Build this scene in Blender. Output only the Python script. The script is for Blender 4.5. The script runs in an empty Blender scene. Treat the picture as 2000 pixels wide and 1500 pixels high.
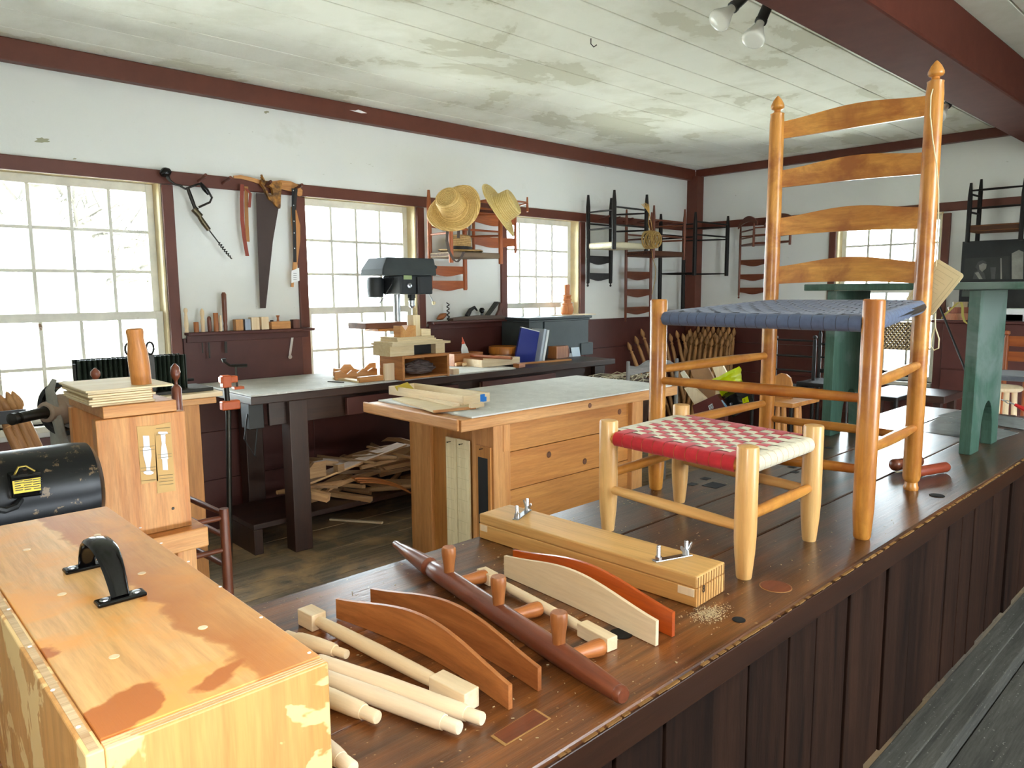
import bpy, bmesh, math, random
import numpy as np
from mathutils import Matrix, Vector
random.seed(7)
PI = math.pi
COL = bpy.context.scene.collection
SC = bpy.context.scene
V = Vector

# ------------------------------------------------------------------ camera
EYE = 1.4
FPX = 1439.4
_yaw, _pit, _rol = 0.812525, -0.124450, -0.007467
_f = V((math.cos(_yaw)*math.cos(_pit), math.sin(_yaw)*math.cos(_pit), math.sin(_pit)))
_r0 = V((math.sin(_yaw), -math.cos(_yaw), 0)); _u0 = _r0.cross(_f)
_r = _r0*math.cos(_rol) + _u0*math.sin(_rol)
_u = _u0*math.cos(_rol) - _r0*math.sin(_rol)
cd = bpy.data.cameras.new('camera'); cam = bpy.data.objects.new('camera', cd); COL.objects.link(cam)
cd.sensor_width = 36; cd.lens = 36*FPX/2000; cd.clip_start = 0.02; cd.clip_end = 300
cam.matrix_world = Matrix(((_r.x, _u.x, -_f.x, 0), (_r.y, _u.y, -_f.y, 0), (_r.z, _u.z, -_f.z, EYE), (0, 0, 0, 1)))
SC.camera = cam

# ------------------------------------------------------------------ world, sun, lights, exposure
w = bpy.data.worlds.new('sky'); SC.world = w; w.use_nodes = True
nt = w.node_tree; nt.nodes.clear()
bg = nt.nodes.new('ShaderNodeBackground'); bg.inputs[0].default_value = (0.83, 0.92, 1.0, 1); bg.inputs[1].default_value = 8.0
wo = nt.nodes.new('ShaderNodeOutputWorld'); nt.links.new(bg.outputs[0], wo.inputs[0])

def lamp(name, kind, loc, energy, color=(1, 1, 1), rot=None, size=None, size_y=None, portal=False, radius=None):
    d = bpy.data.lights.new(name, kind); o = bpy.data.objects.new(name, d); COL.objects.link(o)
    o.location = loc; d.energy = energy; d.color = color
    if rot is not None: o.rotation_euler = rot
    if kind == 'AREA':
        d.shape = 'RECTANGLE'; d.size = size; d.size_y = size_y or size
        d.cycles.is_portal = portal
    if radius is not None: d.shadow_soft_size = radius
    return o
sun = lamp('sun', 'SUN', (0, 0, 8), 15.0, (1, .96, .88), rot=(math.radians(32), 0, math.radians(60))); sun.data.angle = 0.02
# the camera's own flash, mounted just above and beside the lens
lamp('camera_flash', 'POINT', (-0.03, 0.02, 1.5), 10.5, (1, .97, .92), radius=0.05)
# daylight openings (portals only guide the sky's light through windows and an added opening)
for k, (x0, x1) in enumerate(((.61, 1.46), (2.315, 3.18), (4.05, 4.93))):
    lamp('window_portal', 'AREA', ((x0+x1)/2, 4.47, 1.38), 1, rot=(-PI/2, 0, 0), size=.86, size_y=1.3, portal=True)
lamp('window_portal', 'AREA', (6.83, 2.42, 1.36), 1, rot=(0, PI/2, 0), size=1.35, size_y=.85, portal=True)
for x in (2.0,):  # portal for the unseen opening added behind the camera as fill light
    lamp('window_portal', 'AREA', (x, -1.72, 1.6), 1, rot=(PI/2, 0, 0), size=1.2, size_y=1.3, portal=True)
vs = SC.view_settings
SC.display_settings.display_device = 'sRGB'
vs.view_transform = 'Standard'; vs.look = 'None'; vs.exposure = 1.52; vs.gamma = 1.0; vs.use_curve_mapping = False
SC.cycles.use_denoising = True
SC.cycles.max_bounces = 10; SC.cycles.diffuse_bounces = 8; SC.cycles.sample_clamp_indirect = 12
SC.cycles.caustics_reflective = False; SC.cycles.caustics_refractive = False

# ------------------------------------------------------------------ placing by measured sight lines onto real planes
def _ray(x, y): return _f + _r*((x-1000)/FPX) - _u*((y-750)/FPX)
def pz(x, y, z): d = _ray(x, y); t = (z-EYE)/d.z; return V((d.x*t, d.y*t, z))
def py(x, y, Y): d = _ray(x, y); t = Y/d.y; return V((d.x*t, Y, EYE+d.z*t))
def px(x, y, X): d = _ray(x, y); t = X/d.x; return V((X, d.y*t, EYE+d.z*t))

# ------------------------------------------------------------------ materials
def lin(h):
    h = h.lstrip('#'); o = []
    for i in (0, 2, 4):
        c = int(h[i:i+2], 16)/255; o.append(c/12.92 if c <= .04045 else ((c+.055)/1.055)**2.4)
    return (o[0], o[1], o[2], 1)
MATS = {}
def _new(name):
    m = bpy.data.materials.new(name); m.use_nodes = True; nt = m.node_tree
    b = nt.nodes['Principled BSDF']; return m, nt, b
def _coord(nt, scale, kind='Object', rot=(0, 0, 0)):
    tc = nt.nodes.new('ShaderNodeTexCoord'); mp = nt.nodes.new('ShaderNodeMapping')
    mp.inputs['Scale'].default_value = scale; mp.inputs['Rotation'].default_value = rot
    nt.links.new(tc.outputs[kind], mp.inputs[0])
    oi = nt.nodes.new('ShaderNodeObjectInfo'); ad = nt.nodes.new('ShaderNodeVectorMath'); ad.operation = 'ADD'
    mu = nt.nodes.new('ShaderNodeMath'); mu.operation = 'MULTIPLY'; mu.inputs[1].default_value = 40
    nt.links.new(oi.outputs['Random'], mu.inputs[0])
    nt.links.new(mp.outputs[0], ad.inputs[0]); nt.links.new(mu.outputs[0], ad.inputs[1])
    return ad.outputs[0], oi
def _noise(nt, vec, scale, detail=4, rough=.55, dist=0):
    n = nt.nodes.new('ShaderNodeTexNoise'); n.inputs['Scale'].default_value = scale; n.inputs['Detail'].default_value = detail
    n.inputs['Roughness'].default_value = rough; n.inputs['Distortion'].default_value = dist
    nt.links.new(vec, n.inputs['Vector']); return n.outputs[0]
def _ramp(nt, fac, stops, interp='LINEAR'):
    r = nt.nodes.new('ShaderNodeValToRGB'); r.color_ramp.interpolation = interp
    e = r.color_ramp.elements
    while len(e) < len(stops): e.new(.5)
    for el, (p, c) in zip(e, stops): el.position = p; el.color = c if len(c) == 4 else (*c, 1)
    nt.links.new(fac, r.inputs[0]); return r.outputs[0]
def _mix(nt, fac, a, b, mode='MIX'):
    m = nt.nodes.new('ShaderNodeMix'); m.data_type = 'RGBA'; m.blend_type = mode
    for s, v in ((0, fac), (6, a), (7, b)):
        if hasattr(v, 'links'): nt.links.new(v, m.inputs[s])
        else: m.inputs[s].default_value = v
    return m.outputs[2]
def _bump(nt, b, h, strength, dist=.002):
    n = nt.nodes.new('ShaderNodeBump'); n.inputs['Strength'].default_value = strength; n.inputs['Distance'].default_value = dist
    nt.links.new(h, n.inputs['Height']); nt.links.new(n.outputs[0], b.inputs['Normal'])
def wood(name, c1, c2, axis='Z', rough=.45, grain=30, stretch=.07, spread=.25, bump=.25, coat=0, spec=.5, fine=.5, blotch=None, bl=(.46, .6), blotch_scale=3, knots=False, fleck=None):
    """wood whose grain runs along the object's own axis"""
    key = (name, axis)
    if key in MATS: return MATS[key]
    m, nt, b = _new(name + '_' + axis.lower())
    sc = {'X': (stretch, 1, 1), 'Y': (1, stretch, 1), 'Z': (1, 1, stretch)}[axis]
    vec, oi = _coord(nt, sc)
    n1 = _noise(nt, vec, grain, 5, .6, .6)
    col = _ramp(nt, n1, ((.3, lin(c1)), (.72, lin(c2))))
    n2 = _noise(nt, vec, grain*6, 4, .75)
    col = _mix(nt, fine, col, _ramp(nt, n2, ((.35, (.55, .5, .45)), (.6, (1, 1, 1)))), 'MULTIPLY')
    tc = nt.nodes.new('ShaderNodeTexCoord')
    if blotch:
        n3 = _noise(nt, tc.outputs['Object'], blotch_scale, 5, .6, .4)
        col = _mix(nt, _ramp(nt, n3, ((bl[0], (0, 0, 0)), (bl[1], (1, 1, 1)))), col, lin(blotch))
    if fleck:
        n5 = _noise(nt, tc.outputs['Object'], 130, 2, .5)
        col = _mix(nt, _ramp(nt, n5, ((.68, (0, 0, 0)), (.74, (1, 1, 1)))), col, lin(fleck))
    if knots:
        vo = nt.nodes.new('ShaderNodeTexVoronoi'); vo.inputs['Scale'].default_value = 4.2
        nt.links.new(tc.outputs['Object'], vo.inputs['Vector'])
        col = _mix(nt, _ramp(nt, vo.outputs['Distance'], ((.02, (1, 1, 1)), (.085, (0, 0, 0)))), col, lin('5a2f14'))
    hs = nt.nodes.new('ShaderNodeHueSaturation')
    mr = nt.nodes.new('ShaderNodeMapRange'); mr.inputs[3].default_value = 1-spread; mr.inputs[4].default_value = 1+spread*.6
    nt.links.new(oi.outputs['Random'], mr.inputs[0]); nt.links.new(mr.outputs[0], hs.inputs['Value'])
    nt.links.new(col, hs.inputs['Color']); nt.links.new(hs.outputs[0], b.inputs['Base Color'])
    b.inputs['Roughness'].default_value = rough; b.inputs['Specular IOR Level'].default_value = spec
    if coat: b.inputs['Coat Weight'].default_value = coat; b.inputs['Coat Roughness'].default_value = .18
    _bump(nt, b, n2, bump, .001)
    MATS[key] = m; return m
def paint(name, c, rough=.6, wear=None, wear_amt=.66, wear_scale=6, metallic=0, var=.12, bump=.1, spec=.5, coat=0):
    if name in MATS: return MATS[name]
    m, nt, b = _new(name)
    vec, oi = _coord(nt, (1, 1, 1))
    n = _noise(nt, vec, 9, 5, .65)
    cc = lin(c) if isinstance(c, str) else c
    lo = tuple(x*(1-var) for x in cc[:3]); hi = tuple(min(1, x*(1+var)) for x in cc[:3])
    col = _ramp(nt, n, ((.3, lo), (.7, hi)))
    if wear:
        n2 = _noise(nt, vec, wear_scale, 6, .7, .2)
        col = _mix(nt, _ramp(nt, n2, ((wear_amt, (0, 0, 0)), (wear_amt+.025, (1, 1, 1)))), col, lin(wear))
    nt.links.new(col, b.inputs['Base Color'])
    b.inputs['Roughness'].default_value = rough; b.inputs['Metallic'].default_value = metallic
    b.inputs['Specular IOR Level'].default_value = spec
    if coat: b.inputs['Coat Weight'].default_value = coat
    if bump: _bump(nt, b, n, bump, .002)
    MATS[name] = m; return m
def metal(name, c, rough=.3): return paint(name, c, rough, metallic=1, var=.15, bump=.03)
def fabric(name, c, scale=500, rough=.85):
    if name in MATS: return MATS[name]
    m, nt, b = _new(name)
    tc = nt.nodes.new('ShaderNodeTexCoord'); ch = nt.nodes.new('ShaderNodeTexChecker'); ch.inputs['Scale'].default_value = scale
    nt.links.new(tc.outputs['Object'], ch.inputs['Vector'])
    n = _noise(nt, tc.outputs['Object'], 60, 4, .7)
    cc = lin(c)
    col = _ramp(nt, n, ((.3, tuple(x*.85 for x in cc[:3])), (.7, tuple(min(1, x*1.1) for x in cc[:3]))))
    nt.links.new(col, b.inputs['Base Color']); b.inputs['Roughness'].default_value = rough
    b.inputs['Sheen Weight'].default_value = .15
    _bump(nt, b, n, .35, .001)
    MATS[name] = m; return m
def glass_mat():
    if 'glass' in MATS: return MATS['glass']
    m = bpy.data.materials.new('window_glass'); m.use_nodes = True; nt = m.node_tree; nt.nodes.clear()
    t = nt.nodes.new('ShaderNodeBsdfTransparent'); t.inputs[0].default_value = (.96, .98, .97, 1)
    g = nt.nodes.new('ShaderNodeBsdfGlossy'); g.inputs['Roughness'].default_value = .05
    fr = nt.nodes.new('ShaderNodeFresnel'); fr.inputs[0].default_value = 1.3
    mx = nt.nodes.new('ShaderNodeMixShader'); o = nt.nodes.new('ShaderNodeOutputMaterial')
    nt.links.new(fr.outputs[0], mx.inputs[0]); nt.links.new(t.outputs[0], mx.inputs[1]); nt.links.new(g.outputs[0], mx.inputs[2]); nt.links.new(mx.outputs[0], o.inputs[0])
    MATS['glass'] = m; return m
def plaster(name, c, stain, crack='9a9a8a', amt=.68, scale=2.2):
    m, nt, b = _new(name)
    tc = nt.nodes.new('ShaderNodeTexCoord')
    n = _noise(nt, tc.outputs['Object'], scale, 7, .62, .3)
    cc = lin(c)
    base = _ramp(nt, _noise(nt, tc.outputs['Object'], .8, 4, .6), ((.3, tuple(x*.93 for x in cc[:3])), (.7, cc)))
    col = _mix(nt, _ramp(nt, n, ((amt-.12, (0, 0, 0)), (amt-.02, (.35, .35, .35)), (amt, (.4, .4, .4)), (amt+.02, (1, 1, 1)))), base, lin(stain))
    mp = nt.nodes.new('ShaderNodeMapping'); mp.inputs['Scale'].default_value = (3, 3, 14); nt.links.new(tc.outputs['Object'], mp.inputs[0])
    n2 = _noise(nt, mp.outputs[0], 3.5, 6, .75, .6)
    col = _mix(nt, _ramp(nt, n2, ((.685, (0, 0, 0)), (.70, (.8, .8, .8)))), col, lin(crack))
    nt.links.new(col, b.inputs['Base Color']); b.inputs['Roughness'].default_value = .8
    _bump(nt, b, _noise(nt, tc.outputs['Object'], 25, 6, .7), .3, .004)
    return m

# ------------------------------------------------------------------ mesh building
class MB:
    def __init__(s): s.v = []; s.f = []; s.mi = []; s.k = 0
    def add(s, vs, fs, M=None):
        n = len(s.v)
        for p in vs: s.v.append(tuple(M @ V(p)) if M is not None else tuple(p))
        for f in fs: s.f.append(tuple(i+n for i in f)); s.mi.append(s.k)
        return s
    def box(s, x0, x1, y0, y1, z0, z1, M=None):
        return s.add([(x0, y0, z0), (x1, y0, z0), (x1, y1, z0), (x0, y1, z0), (x0, y0, z1), (x1, y0, z1), (x1, y1, z1), (x0, y1, z1)],
                     [(0, 3, 2, 1), (4, 5, 6, 7), (0, 1, 5, 4), (1, 2, 6, 5), (2, 3, 7, 6), (3, 0, 4, 7)], M)
    def lathe(s, prof, seg=16, M=None, caps=True):
        vs = []; fs = []
        for (z, r) in prof:
            for k in range(seg): a = 2*PI*k/seg; vs.append((r*math.cos(a), r*math.sin(a), z))
        for i in range(len(prof)-1):
            for k in range(seg): a = i*seg+k; b = i*seg+(k+1) % seg; fs.append((a, b, b+seg, a+seg))
        if caps:
            fs.append(tuple(range(seg-1, -1, -1))); n = (len(prof)-1)*seg; fs.append(tuple(range(n, n+seg)))
        return s.add(vs, fs, M)
    def prism(s, poly, y0, y1, M=None):
        """polygon in x,z given a thickness along y"""
        n = len(poly); vs = [(x, y0, z) for x, z in poly]+[(x, y1, z) for x, z in poly]
        fs = [tuple(range(n)), tuple(range(2*n-1, n-1, -1))]+[(i, i+n, (i+1) % n+n, (i+1) % n) for i in range(n)]
        return s.add(vs, fs, M)
    def tube(s, pts, r, seg=8, M=None, caps=True):
        pts = [V(p) for p in pts]; rr = r if isinstance(r, (list, tuple)) else [r]*len(pts)
        vs = []; fs = []; up = None
        for i, p in enumerate(pts):
            t = (pts[min(i+1, len(pts)-1)]-pts[max(i-1, 0)]).normalized()
            if up is None: up = V((0, 0, 1)) if abs(t.z) < .9 else V((1, 0, 0))
            a = t.cross(up).normalized(); b = a.cross(t).normalized(); up = b
            for k in range(seg): q = 2*PI*k/seg; vs.append(tuple(p+(a*math.cos(q)+b*math.sin(q))*rr[i]))
        for i in range(len(pts)-1):
            for k in range(seg): a = i*seg+k; b = i*seg+(k+1) % seg; fs.append((a, b, b+seg, a+seg))
        if caps: fs.append(tuple(range(seg-1, -1, -1))); n = (len(pts)-1)*seg; fs.append(tuple(range(n, n+seg)))
        return s.add(vs, fs, M)
    def grid(s, P, thick=None):
        """P[i][j] points -> sheet"""
        n = len(P); m = len(P[0]); vs = [p for row in P for p in row]
        fs = [(i*m+j, (i+1)*m+j, (i+1)*m+j+1, i*m+j+1) for i in range(n-1) for j in range(m-1)]
        return s.add(vs, fs)
    def mesh(s, name):
        me = bpy.data.meshes.new(name); me.from_pydata(s.v, [], s.f); me.validate()
        return me
WM = {}
def thing(name, label=None, cat=None, loc=(0, 0, 0), group=None, M=None, kind=None):
    o = bpy.data.objects.new(name, None); COL.objects.link(o); o.empty_display_size = .05
    M = M if M is not None else Matrix.Translation(loc); o.matrix_world = M; WM[o.name] = M.copy()
    return tag(o, label, cat, group, kind)
def tag(o, label=None, cat=None, group=None, kind=None):
    if label: o['label'] = label
    if cat: o['category'] = cat
    if group: o['group'] = group
    if kind: o['kind'] = kind
    return o
def obj(name, mb, mat, parent=None, M=None, bev=0, smooth=False, kind=None, sub=0, solid=0, recalc=True):
    me = mb.mesh(name) if isinstance(mb, MB) else mb
    if recalc:
        bm = bmesh.new(); bm.from_mesh(me); bmesh.ops.recalc_face_normals(bm, faces=bm.faces); bm.to_mesh(me); bm.free()
    mats = mat if isinstance(mat, (list, tuple)) else [mat]
    for q in mats: me.materials.append(q)
    if isinstance(mb, MB) and len(mats) > 1:
        for p, k in zip(me.polygons, mb.mi): p.material_index = k
    o = bpy.data.objects.new(name, me); COL.objects.link(o)
    M = M if M is not None else Matrix()
    WM[o.name] = M.copy()
    if parent: o.parent = parent; o.matrix_basis = WM[parent.name].inverted() @ M
    else: o.matrix_basis = M
    if smooth:
        for p in me.polygons: p.use_smooth = True
        try: me.set_sharp_from_angle(angle=math.radians(40))
        except Exception: pass
    if solid:
        md = o.modifiers.new('s', 'SOLIDIFY'); md.thickness = solid; md.offset = 0
        if smooth: md = o.modifiers.new('e', 'EDGE_SPLIT'); md.split_angle = .7
    if bev:
        md = o.modifiers.new('b', 'BEVEL'); md.width = bev; md.segments = 2; md.limit_method = 'ANGLE'; md.angle_limit = .7
    if sub:
        md = o.modifiers.new('u', 'SUBSURF'); md.levels = sub; md.render_levels = sub
    if kind: o['kind'] = kind
    return o
def copy_tree(o, M, parent=None):
    c = o.copy(); COL.objects.link(c); WM[c.name] = M.copy()
    if parent: c.parent = parent; c.matrix_basis = WM[parent.name].inverted() @ M
    else: c.parent = None; c.matrix_basis = M
    base = WM[o.name].inverted()
    for ch in list(o.children): copy_tree(ch, M @ (base @ WM[ch.name]), c)
    return c
def frame(o, x=None, z=None, y=None):
    """matrix at o with the given axes (two of x, y, z)"""
    if x is not None and z is not None: x = V(x).normalized(); y = V(z).cross(x).normalized(); z = x.cross(y)
    elif z is not None and y is not None: z = V(z).normalized(); x = V(y).cross(z).normalized(); y = z.cross(x)
    M = Matrix((x, y, z)).transposed().to_4x4(); M.translation = V(o); return M
def along(p0, p1, up=(0, 0, 1)):
    """z runs from p0 to p1"""
    z = (V(p1)-V(p0)).normalized(); u = V(up)
    if abs(z.dot(u)) > .95: u = V((1, 0, 0))
    x = u.cross(z).normalized(); y = z.cross(x); M = Matrix((x, y, z)).transposed().to_4x4(); M.translation = V(p0); return M
def rod(name, p0, p1, r, mat, parent=None, seg=14, prof=None, bev=0):
    L = (V(p1)-V(p0)).length
    if prof is None:
        if isinstance(r, (int, float)): prof = [(0, r*.85), (.004, r), (L-.004, r), (L, r*.85)]
        else: n = len(r)-1; prof = [(L*i/n, q) for i, q in enumerate(r)]
    return obj(name, MB().lathe(prof, seg), mat, parent, along(p0, p1), smooth=True)
def blk(name, p0, p1, d, h, mat, parent=None, bev=.002, up=(0, 0, 1), y0=0):
    """block along p0->p1 (its lower edge), depth d to the left, height h"""
    L = (V(p1)-V(p0)).length
    return obj(name, MB().box(0, L, y0, y0+d, 0, h), mat, parent, frame(p0, x=V(p1)-V(p0), z=up), bev=bev)
def abox(name, x0, x1, y0, y1, z0, z1, mat, parent=None, bev=.002, rz=0):
    c = V(((x0+x1)/2, (y0+y1)/2, z0)); M = Matrix.Translation(c)@Matrix.Rotation(rz, 4, 'Z')
    return obj(name, MB().box(-(x1-x0)/2, (x1-x0)/2, -(y1-y0)/2, (y1-y0)/2, 0, z1-z0), mat, parent, M, bev=bev)
def text(name, s, size, mat, M, parent, depth=.0006):
    cu = bpy.data.curves.new(name, 'FONT'); cu.body = s; cu.size = size; cu.extrude = depth; cu.align_x = 'CENTER'; cu.align_y = 'CENTER'
    tmp = bpy.data.objects.new('t', cu); me = bpy.data.meshes.new_from_object(tmp); bpy.data.objects.remove(tmp); me.materials.clear(); me.materials.append(mat)
    o = bpy.data.objects.new(name, me); COL.objects.link(o); WM[o.name] = M.copy()
    if parent: o.parent = parent; o.matrix_basis = WM[parent.name].inverted() @ M
    else: o.matrix_basis = M
    return o

# colours of the place
M_RED = paint('oxblood_trim_paint', '602f20', .5, wear='b09a86', wear_amt=.76, wear_scale=5, bump=.2)
M_WAIN = paint('oxblood_board_paint', '50261f', .5, wear='8a7468', wear_amt=.76, wear_scale=9, bump=.2)
M_SASH = paint('weathered_white_paint', 'dedcd0', .6, wear='8a6a4c', wear_amt=.70, wear_scale=7, bump=.3)
M_REVEAL = paint('cream_reveal_paint', 'e2d0a4', .6, bump=.15)
M_WALL = plaster('white_plaster', 'e6e8e4', 'c2c1b0', amt=.78)
M_CEIL = plaster('ceiling_paint', 'f3f4e8', 'd2d1be', 'b4b49e', amt=.555, scale=1.5)
def honey(ax): return wood('honey_maple', 'b06826', 'e6a64c', ax, .34, grain=30, coat=.25, spread=.05, fine=.35, blotch='a35f24', blotch_scale=7)
def blond(ax): return wood('pale_maple', 'dba05a', 'efc684', ax, .38, fine=.25, grain=26, coat=.15, spread=.06)
def pine(ax): return wood('knotty_pine', 'ad6c2e', 'cd9049', ax, .5, grain=14, knots=True, spread=.12)
def fir(ax): return wood('fir', 'b9783a', 'dca468', ax, .5, grain=22, spread=.12)
def raw(ax): return wood('raw_beech', 'e4c79c', 'f3e0c0', ax, .6, fine=.2, grain=26, spread=.08)
def ply(ax): return wood('raw_plywood', 'dcc394', 'ead9b4', ax, .6, fine=.3, grain=40, spread=.12)
def cherry(ax): return wood('cherry', '96552a', 'c07c44', ax, .42, grain=24, spread=.1)
def walnut(ax): return wood('reddish_walnut', '5a2c18', '84452a', ax, .35, grain=24, spread=.1, coat=.2)
def black(ax): return wood('black_stained', '120f0d', '211c18', ax, .5, spec=.25, grain=24, spread=.15)
def redbrown(ax): return wood('redbrown_stain', '5f2c18', '7d4024', ax, .38, grain=24, spread=.12)
def orange_(ax): return wood('orange_stain', '9a4c22', 'b8652e', ax, .4, grain=24, spread=.1)
def darkw(ax): return wood('dark_bench_wood', '2a1a14', '44291d', ax, .42, grain=18, spread=.12)
def scrapw(ax): return wood('offcut_wood', 'a5794c', 'cfa678', ax, .6, grain=24, spread=.3)
M_BLACK = paint('gloss_black', '070708', .16, var=.05, bump=0, spec=.4)
M_MBLACK = paint('matt_black', '161616', .5)
M_STEEL = metal('bright_steel', 'b9bec4', .28)
M_IRON = metal('dark_iron', '3c3a36', .42)
M_WHITE = paint('white_paper', 'eceff0', .7, var=.03, bump=0)
M_CREAMP = paint('cream_paper', 'e4d8b0', .7, var=.08, bump=.1)
M_GREY = paint('grey_hardboard', 'cbcac4', .8, wear='dcdcd6', wear_amt=.6, wear_scale=30, bump=.25)
M_HOLE = paint('bore_dark', '0b0908', .9, bump=0)
# ================================================================== THE SETTING
W = 4.34; XF = 6.7; ZC = 2.61; ZF = 0.9; ZB = 0.878
OPEN = ((.61, 1.46), (2.315, 3.18), (4.05, 4.93)); OZ0, OZ1 = .74, 2.02
def wall_mesh(a0, a1, y0, y1, z1, opens, oz0, oz1, swap=False):
    mb = MB(); cuts = [a0]+[q for o in opens for q in o]+[a1]
    def bx(p, q, zz0, zz1):
        if swap: mb.box(y0, y1, p, q, zz0, zz1)
        else: mb.box(p, q, y0, y1, zz0, zz1)
    for i in range(0, len(cuts), 2): bx(cuts[i], cuts[i+1], 0, z1)
    for p, q in opens: bx(p, q, 0, oz0); bx(p, q, oz1, z1)
    return mb
wl = obj('wall_left', wall_mesh(-1.44, 6.84, W, W+.14, ZC, OPEN, OZ0, OZ1), M_WALL, kind='structure')
FO = ((2.0, 2.85),)
wb = obj('wall_back', wall_mesh(-1.9, W, XF, XF+.14, ZC, FO, .62, 2.02, True), M_WALL, kind='structure')
wr = obj('wall_right', wall_mesh(-1.44, 6.84, -1.9, -1.76, ZC, ((1.4, 2.6),), .95, 2.25), M_WALL, kind='structure')  # its opening is added out of view to let fill daylight in
wf = obj('wall_front', MB().box(-1.44, -1.3, -1.76, W, 0, ZC), M_WALL, kind='structure')
fl = thing('floor', kind='structure')
M_FLOOR = wood('floor_plank', '5a4f40', '96836a', 'X', .6, grain=40, stretch=.04, spread=.15, blotch='a98a62', blotch_scale=3.2, fleck='b5a88c')
y = .3; k = 0
while y < W:
    wdt = .17+.03*math.sin(k*2.3); k += 1
    obj('plank', MB().box(-1.3, XF, y+.0015, min(y+wdt, W)-.0015, -.03, -.001*random.random()), M_FLOOR, fl, bev=.0015); y += wdt
ce = thing('ceiling', kind='structure')
y = -1.76; k = 0
while y < W:
    wdt = min(.245+.02*math.sin(k*1.7), W-y); k += 1
    obj('board', MB().box(-1.3, XF, y+.0035, y+wdt-.0035, ZC+random.uniform(0, .002), ZC+.03), M_CEIL, ce, bev=.0025); y += wdt
obj('backing', MB().box(-1.44, XF+.14, -1.9, W+.14, ZC+.03, ZC+.06), M_CEIL, ce)
pf = thing('floor_walkway', kind='structure')
M_WALK = wood('grey_walkway_board', '42413d', '5c5b55', 'X', .85, spec=.15, grain=40, spread=.1, fleck='8a8a80')
y = -1.76; k = 0
while y < .43:
    wdt = min(.22, .435-y)
    obj('plank', MB().box(-1.3, XF, y+.001, y+wdt-.001, .33, .36), M_WALK, pf, bev=.0015); y += wdt
obj('curb_board', MB().box(-1.3, 5.2, .437, .53, .33, .4), M_WALK, pf, bev=.003)
obj('curb_strip', MB().box(-1.3, 5.2, .475, .53, .4, .406), M_WALK, pf, bev=.002)
# trims: crown boards, peg rails, corner post, ceiling beam
def trim(n, x0, x1, y0, y1, z0, z1, m=None, bev=.004): return obj('trim_%d' % n, MB().box(x0, x1, y0, y1, z0, z1), m or M_RED, kind='structure', bev=bev)
trim(1, -1.3, XF-.06, W-.06, W, 2.505, ZC)
trim(2, XF-.06, XF, -1.76, W-.06, 2.54, ZC)
trim(3, XF-.12, XF, W-.12, W, 0, 2.54)
trim(4, 1.5, XF-.06, 1.09, 1.36, 2.38, ZC, paint('beam_paint', '5b2f26', .8, spec=.15, wear='7d5a4a', wear_amt=.7, wear_scale=4, bump=.2), bev=.012)
trim(5, -1.3, XF-.12, W-.022, W, 2.003, 2.075)
trim(6, XF-.022, XF, -1.76, W-.12, 2.015, 2.085)
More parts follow.
